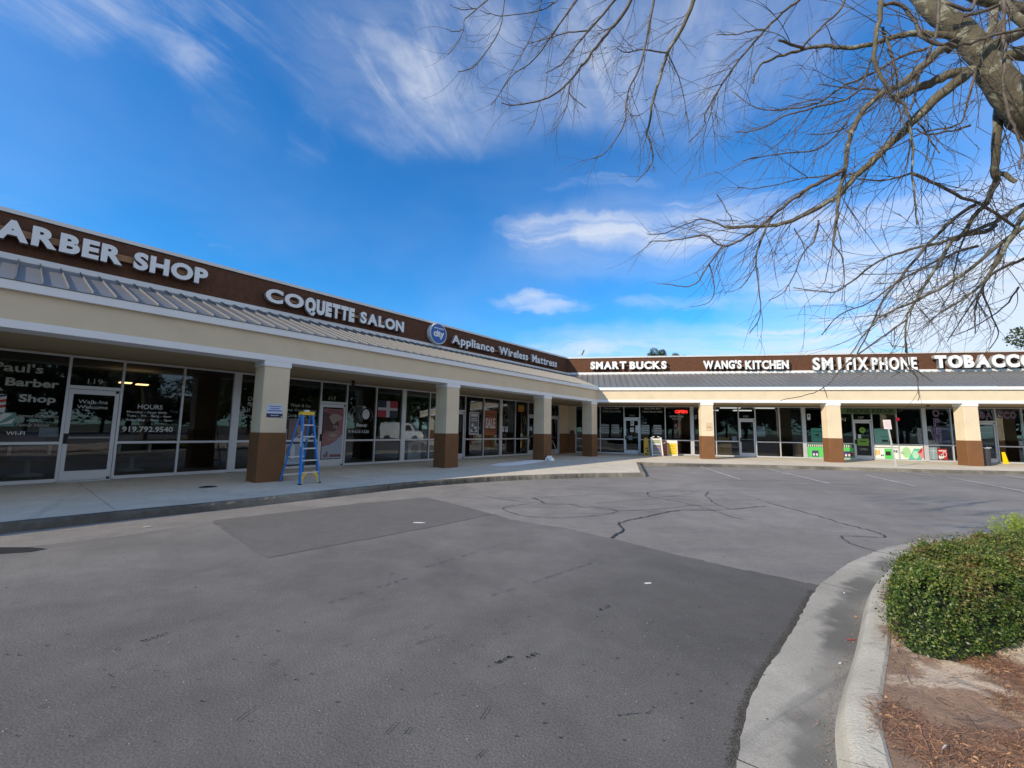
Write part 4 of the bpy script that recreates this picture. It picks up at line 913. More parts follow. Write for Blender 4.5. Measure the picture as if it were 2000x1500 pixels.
# blue chair shapes inside barber shop
# fridges and washers in the appliance shops
def washer(k, s, o, w=.68, h=.92, label='', name='washing_machine', cat='washing machine', top=True):
    M = at(k, s, o, .02); r = empty(name, M, label, cat); b = MB(); b.box(0, w, 0, .66, 0, h); b.build('body', APPL, r, M)
    b = MB(); b.box(.02, w - .02, .45, .66, h + .001, h + .16); b.build('control_panel', C('panel_grey', (.30, .33, .36)), r, M)
    b = MB(); b.ell(w / 2, h * .52, .19, .19, -.02, -.001, 24); b.build('door', C('washer_glass', (.08, .09, .11), rough=.2), r, M)
def fridge(k, s, o, w, h, label):
    M = at(k, s, o, .02); r = empty('refrigerator', M, label, 'refrigerator'); b = MB(); b.box(0, w, 0, .7, 0, h); b.build('body', APPL, r, M)
    b = MB(); b.box(.01, w - .01, -.04, -.001, .03, h * .62); b.build('lower_door', APPL, r, M); b = MB(); b.box(.01, w - .01, -.04, -.001, h * .64, h - .01); b.build('freezer_door', APPL, r, M)
    b = MB(); b.box(.05, .08, -.08, -.041, h * .3, h * .58); b.box(.05, .08, -.08, -.041, h * .67, h * .85); b.build('handle', ALU, r, M)
fridge('L', -5.93, SF - .35, .74, .86, 'small white refrigerator in the pane under the orange sale poster')
washer('L', -10.15, SF - .4, label='white washing machine inside the window left of the second column')
washer('L', -3.5, SF - .4, h=.62, label='low white washer in the last pane left of the third column')
washer('L', -3.45, SF - 1.3, h=1.15, label='taller white dryer behind the low washer near the third column', name='dryer', cat='dryer')
washer('L', -10.5, SF - 1.5, h=1.1, label='white dryer standing deeper in the shop behind the white washing machine', name='dryer', cat='dryer')
fridge('L', -7.0, SF - 1.0, .55, 1.1, 'pale refrigerator half seen behind the black and white price poster')
fridge('L', -4.3, SF - 1.8, .7, 1.5, 'grey refrigerator deep inside behind the two notices')
panel('washer_box', 'pale carton resting on the white washing machine', 'box', 'L', -10.45, -9.92, .95, 1.22, [], base=C('carton_pale', (.38, .44, .48)), o=SF - .35, th=.25)
# papers stacked as blinds in the smart bucks windows
for i, (a, lab) in enumerate(((.31, 'leftmost'), (.92, 'second'), (2.72, 'third'), (3.43, 'rightmost'))):
    for j in range(4):
        z = 1.68 - j * .148; q = random.uniform(-.01, .01)
        panel('white_tray', f'white tray number {["one at top", "two from top", "three from top", "four at bottom"][j]} of the {lab} column of trays in the games window', 'tray', 'R', a + q, a + .45 + q, z, z + .115, [('r', .05, .95, .1, .5, C('tray_shade', (.20, .22, .24)))], o=SF - .10, th=.12, base=C('tray_white', (.40, .42, .45)), group='white trays stacked in the games shop windows')
o, M, w, h = panel('neon_sign', 'red neon OPEN sign hanging high in the games shop window', 'neon sign', 'R', 4.66, 5.46, 2.50, 2.76, [], base=BLACK, o=SF - .08)
me = fit_text('OPEN', .72, .20, -.02, -.012, .05, [mat('neon_red', (.6, .02, .01), .4, emit=(1, .03, .02), estr=1.6)]); mobj('lettering', me, o, M @ Matrix.Translation((.04, 0, .03)))
panel('red_cross_sign', 'red cross shaped sign inside the games shop window', 'sign', 'R', 4.62, 5.12, 1.05, 2.10, [('r', .1, .35, 0, .99, REDP), ('r', .1, 1, .55, .8, REDP)], base=INK, o=SF - .3)
panel('notice', 'white notice high on the games shop door glass', 'notice', 'R', 2.06, 2.27, 1.74, 2.02, [('p', [(.3, .3), (.7, .5), (.3, .8)], INK)], o=SF + .03)
panel('notice', 'white notice in the middle of the games shop door glass', 'notice', 'R', 2.04, 2.26, 1.36, 1.62, [('r', .2, .8, .6, .8, GRY)], o=SF + .03); panel('notice', 'white notice at the right edge of the games shop door glass', 'notice', 'R', 2.36, 2.52, 1.32, 1.76, [('r', .2, .8, .2, .3, GRY)], o=SF + .03)
panel('blue_notice', 'small blue-grey printed sheet below the push bar of the games shop door', 'notice', 'R', 1.93, 2.16, .88, 1.14, [('r', .2, .35, .1, .9, GRY), ('r', .5, .65, .1, .9, GRY)], base=C('sheet_blue', (.16, .2, .3)), o=SF + .03)
panel('menu', 'pale menu sheet taped right of the kitchen door', 'menu', 'R', 9.25, 9.68, 1.21, 1.80, [('r', .05, .95, .52, .54, GRY), ('r', .1, .9, .85, .9, LBL)], base=C('menu_pale', (.48, .52, .58)), o=SF - .03)
panel('notice', 'white sheet standing low left of the kitchen door', 'notice', 'R', 7.87, 8.12, .94, 1.20, [], o=SF - .05)
# cardboard boxes in the kitchen window
CB = mat('cardboard', (.62, .36, .10), .8, var=.06, vscale=3); CB2 = mat('cardboard_print', (.45, .24, .08), .8)
def carton(k, s0, s1, z0, z1, o, label, d=.4):
    M = at(k, s0, o, z0); w, h = s1 - s0, z1 - z0; r = empty('cardboard_box', M, label, 'box'); b = MB(); b.box(0, w, 0, d, 0, h); b.build('body', CB, r, M)
    b = MB(); b.box(0, w, -.002, -.0005, h * .94, h * .99); b.box(w * .1, w * .3, -.002, -.0005, h * .2, h * .35); b.build('tape', CB2, r, M)
carton('R', 7.24, 7.84, .10, .76, SF - .07, 'large orange cardboard box in the low pane beside the first sunlit column'); carton('R', 7.03, 7.22, .10, .64, SF - .07, 'narrow orange cardboard box left of the large one in the kitchen pane', .3); carton('R', 11.38, 11.58, .10, .86, SF - .1, 'tall orange cardboard box at the right end of the kitchen windows', .3)
carton('R', 7.25, 7.85, .93, 1.12, SF - .5, 'brown cardboard box deeper inside above the orange boxes', .3)
# phone repair shop
panel('notice', 'white notice high in the narrow pane left of the second sunlit column', 'notice', 'R', 11.91, 12.08, 2.2, 2.55, [('r', .25, .75, .5, .85, GRY)])
panel('green_poster', 'teal phone poster left of the second sunlit column', 'poster', 'R', 12.07, 12.85, .96, 1.74, [('r', .1, .9, .7, .78, C('teal_dark', (.02, .12, .10))), ('p', [(.1, .5), (.5, .6), (.5, .4)], INK), ('r', .1, .7, .3, .34, C('teal_dark', (.02, .12, .10)))], base=TEAL)
def phone_banner(s0, s1, label, shift):
    pr = [('r', 0, 1, .78, .97, INK)]
    pr += [('r', u, u + .05, .80, .95, WHT) for u in np.arange(.05, .95, .09)]
    pr += [('r', .22 + shift, .22 + shift + .30, .05, .5, VIO), ('e', .30 + shift, .2, .05, .1, WHT), ('e', .44 + shift, .2, .05, .1, WHT), ('r', .85, .98, .1, .4, REDP)]
    return panel('phone_banner', label, 'banner', 'R', s0, s1, .10, .84, pr, base=GRN)
phone_banner(11.82, 12.9, 'bright green phone banner with purple phones left of the second sunlit column', 0); phone_banner(13.0, 14.17, 'dark green and purple phone banner left of the phone repair door', .35)
o, M, w, h = panel('wide_banner', 'left half of the white and green repair banner right of the phone repair door', 'banner', 'R', 15.20, 16.33, .10, .84, [('r', 0, 1, .80, .86, GRY), ('r', .02, .12, .25, .65, C('print_orange', (.7, .4, .1))), ('r', .15, .22, .3, .65, C('print_orange', (.7, .4, .1))), ('r', .42, .78, 0, .75, GRN), ('r', .46, .68, .25, .55, INK), ('r', .26, .32, .2, .3, INK), ('r', .35, .38, .2, .32, INK)], base=C('banner_white', (.70, .74, .68)))
ptext(o, M, w, h, 'RE', .80, .98, .48, .66, INK, .02, y=-.016)
o, M, w, h = panel('hand_banner', 'right half of the repair banner with a teal shape and a red and pink hand', 'banner', 'R', 16.39, 17.54, .10, .84, [('e', .3, .5, .18, .4, C('pale_green', (.35, .6, .3))), ('p', [(.35, 0), (.5, .45), (.62, .8), (.98, .8), (1, .5), (.9, .0)], C('print_mint', (.10, .45, .32))), ('e', .66, .35, .13, .3, C('mint2', (.38, .65, .48))), ('p', [(.78, .5), (1, .95), (1, .1), (.9, .08), (.82, .3)], C('print_rose', (.60, .22, .24))), ('p', [(.75, .45), (.92, .85), (.96, .7), (.9, .5)], REDP), ('r', .05, .15, .5, .54, GRY), ('r', .05, .2, .4, .43, GRY)], base=C('banner_white', (.70, .74, .68)))
o, M, w, h = panel('teal_poster', 'pale teal phone poster in the window right of the phone repair door', 'poster', 'R', 15.24, 15.95, .95, 1.76, [('r', .5, 1, .9, .95, C('teal_dark', (.02, .12, .10))), ('r', .45, .95, .42, .46, C('teal_dark', (.02, .12, .10))), ('r', .5, .9, .1, .25, INK)], base=C('pale_teal', (.16, .40, .32)))
panel('round_sticker', 'round lime green sticker on the phone repair door', 'sticker', 'R', 14.50, 14.82, 1.50, 1.82, [('e', .5, .5, .5, .5, LIM), ('r', .25, .75, .45, .6, INK)], base=GLASS, o=SF + .03, th=.001)
panel('green_sticker', 'rectangular lime green sign across the phone repair door', 'sticker', 'R', 14.37, 14.93, .80, 1.18, [('r', .2, .8, .55, .7, INK)], base=LIM, o=SF + .03)
panel('notice', 'small grey notice on the phone repair door', 'notice', 'R', 14.42, 14.57, 1.2, 1.42, [], o=SF + .03)
panel('red_light', 'red round neon shape by the window bar of the phone repair shop', 'neon sign', 'R', 16.34, 16.52, 2.2, 2.38, [('e', .5, .5, .5, .5, mat('neon_dim', (.3, .01, .03), .4, emit=(.6, .0, .05), estr=.4))], base=GLASS, o=SF + .06, th=.001)
# tobacco shop
o, M, w, h = panel('red_poster', 'red and white poster with a dog-like black and white patch in the low tobacco pane', 'poster', 'R', 18.21, 18.64, .13, .70, [('r', .1, .9, .78, .88, WHT), ('e', .35, .25, .3, .25, WHT), ('e', .25, .4, .08, .08, INK), ('e', .45, .38, .08, .08, INK), ('r', .3, .6, .02, .12, INK), ('e', .72, .5, .22, .25, WHT), ('e', .72, .5, .16, .19, REDP)], base=REDP)
panel('shelf_poster', 'grey-blue sheet left of the red poster in the tobacco window', 'poster', 'R', 17.82, 18.19, .12, .78, [('r', .48, .52, 0, 1, WHT), ('r', .1, .9, .7, .73, WHT)], base=C('sheet_grey', (.22, .30, .32)))
panel('notice', 'grey notice low in the tobacco window by the frame edge', 'notice', 'R', 21.95, 22.12, .96, 1.2, [], base=C('note_grey', (.3, .3, .32)))
for z, od in ((2.12, 'topmost'), (1.9, 'second from the top'), (1.62, 'third from the top'), (1.30, 'middle'), (1.10, 'third from the bottom'), (.74, 'second from the bottom'), (.56, 'lowest')):
    b = MB(); b.box(0, .90, .0, .03, z, z + .022); tag(b.build('security_bar', ALU, None, at('R', 20.09, SF - .05, 0)), f'white security bar behind the tobacco shop door, {od} of seven', 'security bar', 'horizontal bars behind the tobacco shop door')
# column placards
o, M, w, h = panel('placard', 'white and navy towing placard on the column beside the ladder', 'placard', 'L', -17.00, -16.62, 1.58, 1.90, [('r', 0, 1, 0, .30, NAVY), ('r', .12, .88, .82, .88, C('ink_blue', (.08, .12, .3))), ('r', .2, .8, .66, .72, C('ink_blue', (.08, .12, .3))), ('r', .08, .92, .48, .56, C('ink_blue', (.08, .12, .3))), ('r', .25, .75, .12, .18, LBL), ('r', .9, .96, .02, .12, WHT)], o=.002, th=.006, base=C('placard_white', (.52, .58, .70)))
o, M, w, h = panel('placard', 'faint beige square placard on the first sunlit column', 'placard', 'R', 5.68, 5.98, 1.50, 1.92, [('r', 0, 1, .90, .93, C('plac_line', (.42, .30, .20))), ('r', 0, 1, 0, .7, C('plac_line', (.42, .30, .20))), ('r', .05, .95, .04, .66, C('plac_beige', (.60, .47, .31))), ('r', .15, .85, .3, .5, C('plac_line', (.42, .30, .20)))], o=.002, th=.004, base=C('plac_beige', (.60, .47, .31)))

# fluorescent tubes and warm bulbs seen inside
TUBE = mat('tube_light', (.8, .8, .8), .5, emit=(1, .96, .9), estr=.55)
for (s, o, L, lab) in ((7.9, -5.2, 1.2, 'left front'), (9.9, -5.2, 1.2, 'right front'), (7.5, -8.5, 1.2, 'left rear'), (9.7, -8.5, 1.2, 'right rear')):
    b = MB(); b.box(0, L, 0, .12, 2.96, 3.04); tag(b.build('ceiling_light', TUBE, None, at('R', s, o, 0)), f'{lab} fluorescent light on the kitchen ceiling', 'ceiling light', 'fluorescent lights in the kitchen')
WRM = mat('warm_bulb', (.8, .6, .3), .5, emit=(1.0, .62, .25), estr=2.2)
for i, (s, z) in enumerate(((-20.1, 2.52), (-19.7, 2.5))):
    b = MB(); b.box(0, .28, 0, .28, z + .1, z + .13); tag(b.build('pendant_light', WRM, None, at('L', s + 1.2, SF - 3.2, 0)), f'{["left", "right"][i]} one of two warm flat lights inside the barber shop', 'light')
for i in range(5):
    b = MB(); b.lathe([(0, -.05), (.045, -.02), (.045, .02), (0, .05)], 10); tag(b.build('vanity_bulb', WRM, None, at('L', -16.6 + i * .35, SF - 4.6, 1.95 + .02 * (i % 2))), f'{["leftmost", "second", "middle", "fourth", "rightmost"][i]} of five warm round bulbs inside the barber shop', 'light bulb', 'warm bulbs of the lit mirror inside the barber shop')

# barber chairs inside
def barber_chair(s, o, label, col):
    M = at('L', s, o, .02); r = empty('barber_chair', M, label, 'chair'); mt = flat('chair_' + str(int(s * 10)), col)
    b = MB(); b.lathe([(0, 0), (.3, 0), (.3, .04), (.05, .08), (.05, .4), (0, .4)], 20); b.build('pedestal', ALU, r, M)
    b = MB(); b.box(-.28, .28, -.28, .28, .401, .55); b.build('seat', mt, r, M); b = MB(); b.prism([(.22, .551), (.32, .551), (.42, 1.15), (.34, 1.15)], -.25, .25, 'x'); b.build('backrest', mt, r, M)
    for sx in (-1, 1): b = MB(); b.box(sx * .30, sx * .36, -.25, .2, .55, .75); b.build('armrest', ALU, r, M)
barber_chair(-20.6, SF - 1.9, 'dark blue barber chair seen through the far left window', (.03, .04, .12)); barber_chair(-18.6, SF - 2.1, 'black barber chair seen through the window with the opening hours', (.03, .03, .03))

# ------------------------------------------------------------------ stepladder
def ladder():
    a = np.array(unpr(588, 947, 0)); b_ = np.array(unpr(625, 942, 0)); wdt = .47; ang = math.atan2(.80, .60)
    M = Matrix.Translation((a[0] - .02, a[1] - .02, 0)) @ Matrix.Rotation(ang, 4, 'Z')   # x across, y away from viewer (towards rear legs)
    r = empty('stepladder', M, 'blue fibreglass stepladder with yellow top and feet beside the first column', 'ladder')
    BLU = mat('ladder_blue', (.018, .21, .62), .4); YL = mat('ladder_yellow', (.72, .46, .02), .5); AL = mat('ladder_aluminium', (.66, .67, .70), .35, metal=.5)
    H = 1.70; tw = .24; off = (wdt - tw) / 2; depth = .92; ft = .32
    fl = lambda t: (off * t, ft * t, H * t); fr = lambda t: (wdt - off * t, ft * t, H * t)
    rl = lambda t: (-.03 + (off + .03) * t, depth - (depth - ft - .10) * t, H * t); rr = lambda t: (wdt + .03 - (off + .03) * t, depth - (depth - ft - .10) * t, H * t)
    for f in (fl, fr): b = MB(); b.bar(f(.012), f(.985), .030, .085, up=(0, 1, 0)); b.build('front_rail', BLU, r, M)
    for f in (rl, rr): b = MB(); b.bar(f(.012), f(.95), .024, .045, up=(0, 1, 0)); b.build('rear_rail', BLU, r, M)
    for i in range(1, 6):
        t = i / 5.9 * .98; x0, y, z = fl(t); x1 = fr(t)[0]; b = MB(); b.box(x0 + .016, x1 - .016, y - .042, y + .042, z - .024, z + .006); b.build('step', AL, r, M)
    for t in (.10, .36, .62):
        x0, y, z = rl(t); x1 = rr(t)[0]; b = MB(); b.bar((x0, y, z), (x1, y, z), .02, .035); b.build('rear_brace', AL, r, M)
    b = MB(); b.prism([(off - .045, H - .05), (wdt - off + .045, H - .05), (wdt - off + .03, H + .03), (off - .03, H + .03)], ft - .05, ft + .13, 'y'); b.build('top_cap', YL, r, M)
    for sx, x0 in ((1, .0), (-1, wdt)):
        b = MB(); P = [(x0 + sx * .02, .0), (x0 + sx * .03, .10), (x0 + sx * .07, .20), (x0 + sx * .16, .275)]
        for p, q in zip(P[:-1], P[1:]): b.bar((p[0], .035 * p[1] / .27 - .015, p[1] + .01), (q[0], .035 * q[1] / .27 - .012, q[1] + .012), .068, .014, up=(0, 1, 0))
        b.build('foot_brace', YL, r, M)
        b = MB(); b.box(x0 - .026, x0 + .026, -.05, .055, 0, .028); b.build('foot', RUB, r, M)
        b = MB(); q = rl(0) if sx > 0 else rr(0); b.box(q[0] - .02, q[0] + .02, q[1] - .03, q[1] + .03, 0, .022); b.build('foot', RUB, r, M)
    for f, g in ((fl, rl), (fr, rr)): b = MB(); p = f(.72); q = g(.60); b.bar(p, ((p[0] + q[0]) / 2, (p[1] + q[1]) / 2, (p[2] + q[2]) / 2 - .015), .012, .022); b.bar(((p[0] + q[0]) / 2, (p[1] + q[1]) / 2, (p[2] + q[2]) / 2 - .015), q, .012, .022); b.build('spreader', AL, r, M)
    b = MB(); p = fl(.56); b.box(p[0] - .02, p[0] - .017, p[1] - .03, p[1] + .03, .8, 1.25); b.build('warning_label', WHT, r, M)
    bx = MB(); bx.box(wdt / 2 - .05, wdt / 2 + .05, ft + .0, ft + .08, H + .031, H + .07); tag(bx.build('putty_tub', C('tub_white', (.7, .7, .7)), None, M), 'small white tub standing on the yellow top of the stepladder', 'tub')
ladder()

# ------------------------------------------------------------------ white drop cloth and crumpled paper
def cloth():
    out = [(955, 909), (968, 906), (990, 904.5), (1005, 903), (1030, 899.5), (1048, 898), (1068, 898.5), (1060, 901.5), (1040, 905), (1020, 907.5), (1000, 909.5), (975, 910.5), (966, 909.5)]
    P = np.array([unpr(x, y, 0)[:2] for x, y in out]); c = P.mean(0); V = []; n = len(P); R_ = 7
    for r in range(R_ + 1):
        for i in range(n):
            q = c + (P[i] - c) * (r / R_); z = .012 + (.03 * vn(q[0] * 6, q[1] * 6) + .02 * vn2(q[0] * 17, q[1] * 17)) * (1 - (r / R_) ** 3); V.append((q[0], q[1], z if r < R_ else .003))
    F = [(r * n + i, r * n + (i + 1) % n, (r + 1) * n + (i + 1) % n, (r + 1) * n + i) for r in range(R_) for i in range(n)]
    b = MB(); b.add(V, [f[::-1] for f in F], 0, True); tag(b.build('drop_cloth', mat('drop_cloth_white', (.86, .86, .86), .8, var=.05, vscale=6), None), 'long white drop cloth lying on the walk by the third column', 'cloth')
    p = unpr(1073, 899.5, 0); b = MB(); V = []
    bm = bmesh.new(); bmesh.ops.create_icosphere(bm, subdivisions=2, radius=.16)
    for v in bm.verts: v.co *= random.uniform(.45, 1.2); v.co.x *= 1.25; v.co.z = abs(v.co.z) * 1.5
    me = bpy.data.meshes.new('paper_wad'); bm.to_mesh(me); bm.free(); me.materials.append(MATS['drop_cloth_white'])
    tag(mobj('paper_wad', me, None, Matrix.Translation((p[0], p[1], 0))), 'crumpled white paper bag at the foot of the third column', 'paper')
cloth()

# ------------------------------------------------------------------ pavement signs and bins on the sunlit wing
def aframe():
    M = at('R', 3.12, -1.75, 0, .12); r = empty('sandwich_board', M, 'white plastic A-frame board with a printed poster beside the games shop door', 'sign board'); W_ = mat('board_white', (.74, .72, .70), .45)
    w, h = .66, 1.06
    for nm, y0, y1 in (('front_panel', 0.0, .26), ('rear_panel', .62, .34)):
        b = MB(); fw = .07
        for (a, c_) in (((0, 0), (0.03, h)), ((w, 0), (w - .03, h))): b.bar((a[0] + (.035 if a[0] == 0 else -.035), y0, 0.0), (c_[0] + (.03 if a[0] == 0 else -.03), y1, h), fw, .03, up=(0, 1, 0))
        b.bar((.07, y0 + (y1 - y0) * .06, h * .06), (w - .07, y0 + (y1 - y0) * .06, h * .06), .03, .06, up=(0, 0, 1)); b.bar((.07, y0 + (y1 - y0) * .92, h * .90), (w - .07, y0 + (y1 - y0) * .92, h * .90), .03, .10)
        b.build(nm, W_, r, M)
    b = MB(); b.bar((.12, .30, h + .02), (.24, .30, h + .05), .03, .05); b.bar((w - .24, .30, h + .05), (w - .12, .30, h + .02), .03, .05); b.build('hinge_handle', W_, r, M)
    sl = math.atan2(.26, h); Mp = M @ Matrix.Translation((.08, .03, .08)) @ Matrix.Rotation(-sl, 4, 'X')
    b = MB(); b.box(0, w - .16, -.012, 0, 0, h * .80, 0)
    for i, (z0, z1, mi) in enumerate(((.02, .12, 1), (.14, .22, 2), (.25, .33, 1), (.36, .44, 3), (.46, .54, 1), (.66, .78, 4), (.80, .97, 5))): b.box(.03, w - .19, -.016, -.012, z0 * h * .8, z1 * h * .8, mi)
    b.build('poster', [GRY, C('ptan', (.25, .22, .18)), C('pgrey2', (.35, .35, .36)), C('pviolet', (.18, .15, .35)), WHT, C('polive', (.35, .38, .2))], r, Mp)
aframe()
def leaning(name, label, cat, s, o, w, h, mats, fn, lean=.12, rz=0.0):
    M = at('R', s, o, 0, rz) @ Matrix.Rotation(-lean, 4, 'X'); r = empty(name, M, label, cat); fn(r, M, w, h, mats)
def f_yellow(r, M, w, h, mats):
    b = MB(); b.prism([(0, 0), (w, 0), (w * .97, h * .72), (w * .85, h * .96), (w * .5, h), (w * .15, h * .96), (w * .03, h * .72)], -.03, 0, 'y'); b.build('board', YEL2, r, M)
    b = MB(); b.box(w * .25, w * .8, -.036, -.031, h * .36, h * .42); b.box(w * .6, w * .85, -.036, -.031, h * .2, h * .3); b.box(w * .2, w * .7, -.036, -.031, h * .04, h * .12); b.build('symbol', INK, r, M)
YEL2 = mat('olive_yellow', (.62, .36, .02), .5)
leaning('floor_sign', 'folded dark yellow caution board leaning behind the white A-frame', 'sign board', 2.72, -2.1, .30, 1.05, None, f_yellow)
def f_red(r, M, w, h, mats):
    b = MB(); b.box(0, w, -.02, 0, 0, h); b.build('board', C('brick_red', (.32, .05, .02)), r, M)
    b = MB(); b.box(.05, w * .75, -.025, -.021, h * .8, h * .92)
    b.build('white_panel', WHT, r, M); b = MB()
    for z in (.1, .3, .5, .65): b.box(.04, w - .04, -.025, -.021, h * z, h * (z + .09))
    b.build('print', C('dull_red_print', (.42, .12, .07)), r, M)
leaning('red_board', 'brick red board leaning behind the white A-frame on its right', 'sign board', 3.72, -2.35, .36, .86, None, f_red)
def f_ysign(r, M, w, h, mats):
    b = MB(); b.box(0, w, -.02, 0, 0, h); b.build('frame', mat('board_white', (.74, .72, .70)), r, M)
    b = MB(); b.box(.06, w - .04, -.026, -.021, .06, h * .80); b.build('yellow_panel', YEL, r, M)
    for i, (tx, z) in enumerate((('OPEN', .66), ('Play Games', .56), ('Cards', .46), ('Every Day', .35), ('Bonus Plays', .25), ('Prizes', .14))):
        mobj('lettering', fit_text(tx, w * (.32 + .1 * (i % 3)), .045, -.030, -.027, .02, [C('ink_red', (.4, .05, .02)) if i % 2 == 0 else INK]), r, M @ Matrix.Translation((w * .22, 0, h * z)))
leaning('yellow_board', 'yellow sign board with white frame leaning under the games shop window', 'sign board', 4.10, -2.55, .60, .90, None, f_ysign, .08)
# trash can by the third sunlit column
M = at('R', 18.42, -.62, 0); r = empty('trash_can', M, 'dark grey trash can standing right of the third sunlit column', 'trash can'); TG = mat('can_grey', (.045, .048, .058), .55)
b = MB(); b.lathe([(.0, .0), (.24, .0), (.26, .04), (.29, .78), (.29, .80), (.27, .80), (.25, .1), (0, .1)], 24); b.build('bin', TG, r, M); b = MB(); b.lathe([(.30, .80), (.325, .80), (.33, .84), (.31, .86), (.28, .86)], 24); b.build('rim', TG, r, M)
b = MB(); P = [(.31 * math.cos(a), .31 * math.sin(a), .85 + .03 * math.sin(a * 5)) for a in np.linspace(0, 2 * math.pi, 25)]; b.tube(P, .022, 6); b.build('bag_edge', C('bag_white', (.6, .6, .62)), r, M)
# wet floor sign inside the tobacco window
M = at('R', 21.05, SF + .14, .0); r = empty('wet_floor_sign', M, 'yellow wet floor sign standing in front of the tobacco shop window', 'floor sign')
for nm, y0, y1 in (('front_board', 0, .1), ('rear_board', .25, .14)):
    b = MB(); b.add([(0, y0, 0), (.26, y0, 0), (.20, y1, .60), (.06, y1, .60), (0, y0 + .015, 0), (.26, y0 + .015, 0), (.20, y1 + .015, .60), (.06, y1 + .015, .60)], [(0, 1, 2, 3), (7, 6, 5, 4), (0, 4, 5, 1), (1, 5, 6, 2), (2, 6, 7, 3), (3, 7, 4, 0)]); b.build(nm, mat('caution_yellow', (.85, .55, .0), .5), r, M)
# tilted parking sign on the walk
pb = unpr(1749.8, 911.3, 0); pt_ = None
qs = wp('R', 0, 0); M0 = WIN['R'].inverted() @ Vector((pb[0], pb[1], 0))
MS = WIN['R'] @ Matrix.Translation((M0.x, M0.y, 0)); r = empty('parking_sign', MS, 'white accessible parking sign on a leaning grey post at the curb', 'sign')
tx, _ = onw('R', 1733, 838, -M0.y); dx = tx - M0.x
b = MB(); b.bar((0, 0, 0), (dx * .90, .0, 1.95), .055, .035, up=(0, 1, 0)); b.build('post', mat('galvanised', (.50, .52, .53), .5, metal=.3), r, MS)
sh = []
for (px, py) in ((1723, 820), (1738, 820), (1741, 838.5), (1726, 838)):
    s_, z_ = onw('R', px, py, -M0.y); sh.append((s_ - M0.x, z_))
b = MB(); b.prism(sh[::-1], -.04, -.03, 'y'); 
sc_ = np.array(sh).mean(0)
b.build('sign_plate', mat('plate_pink', (.72, .62, .62), .4), r, MS)
b = MB()
for v in (.25, .5, .72):
    p = np.array(sh[0]) * (1 - v) + np.array(sh[3]) * v; q = np.array(sh[1]) * (1 - v) + np.array(sh[2]) * v; a = p * .85 + q * .15; c_ = p * .2 + q * .8; b.bar((a[0], -.042, a[1]), (c_[0], -.042, c_[1]), .003, .028, up=(0, 1, 0))
b.build('print', C('print_red_faint', (.5, .18, .18)), r, MS)
# open frame board leaning in the shaded corner
M = at('L', -.62, -2.5, 0, 0) ; r = empty('frame_board', M, 'empty white frame leaning against the shaded corner shopfront', 'frame')
b = MB(); b.bar((0, .1, 0.02), (-.18, .35, .75), .03, .03); b.bar((0, .1, .02), (.62, .1, .02), .03, .03); b.bar((.62, .1, .02), (.44, .35, .75), .03, .03); b.bar((-.18, .35, .75), (.44, .35, .75), .03, .03); b.build('frame', ALU, r, M)
# small wall basket in the corner
M = at('R', -1.62, SF + .08, 1.2); b = MB(); b.box(0, .26, -.14, 0, 0, .12); b.box(.02, .24, -.12, -.02, .12, .2); tag(b.build('mail_box', C('dark_brown_box', (.05, .022, .012)), None, M), 'small dark brown box on the wall in the shaded corner', 'box')

# ------------------------------------------------------------------ white van across the lot (seen mirrored in the salon glass)
def van():
    M = Matrix.Translation((27.2, 15.4, ASPH)) @ Matrix.Rotation(math.radians(101), 4, 'Z'); r = empty('work_van', M, 'white work van mirrored in the salon window', 'van')
    WV = mat('van_white', (.75, .76, .78), .25)
    b = MB(); pr = [(-2.4, .35), (2.35, .35), (2.45, .8), (2.2, 1.12), (1.45, 1.25), (.95, 1.95), (.7, 2.08), (-2.35, 2.1), (-2.45, 1.9)]
    b.prism(pr, -.92, .92, 'y'); b.build('body', WV, r, M)
    for x in (-1.55, 1.5):
        for y in (-.95, .75): b = MB(); b.ell(x, .36, .36, .36, y, y + .2, 24); b.build('wheel', RUB, r, M)
    for y in (-.935, .921): b = MB(); b.prism([(.1, 1.25), (1.25, 1.25), (.85, 1.85), (.1, 1.85)], y, y + .014, 'y'); b.build('side_window', BLACK, r, M)
    b = MB(); b.box(-2.2, -.2, -.6, -.55, 2.15, 2.2); b.box(-2.2, -.2, .55, .6, 2.15, 2.2); b.box(-2.0, -1.95, -.6, .6, 2.1, 2.2); b.box(-.6, -.55, -.6, .6, 2.1, 2.2); b.build('roof_rack', ALU, r, M)
van()

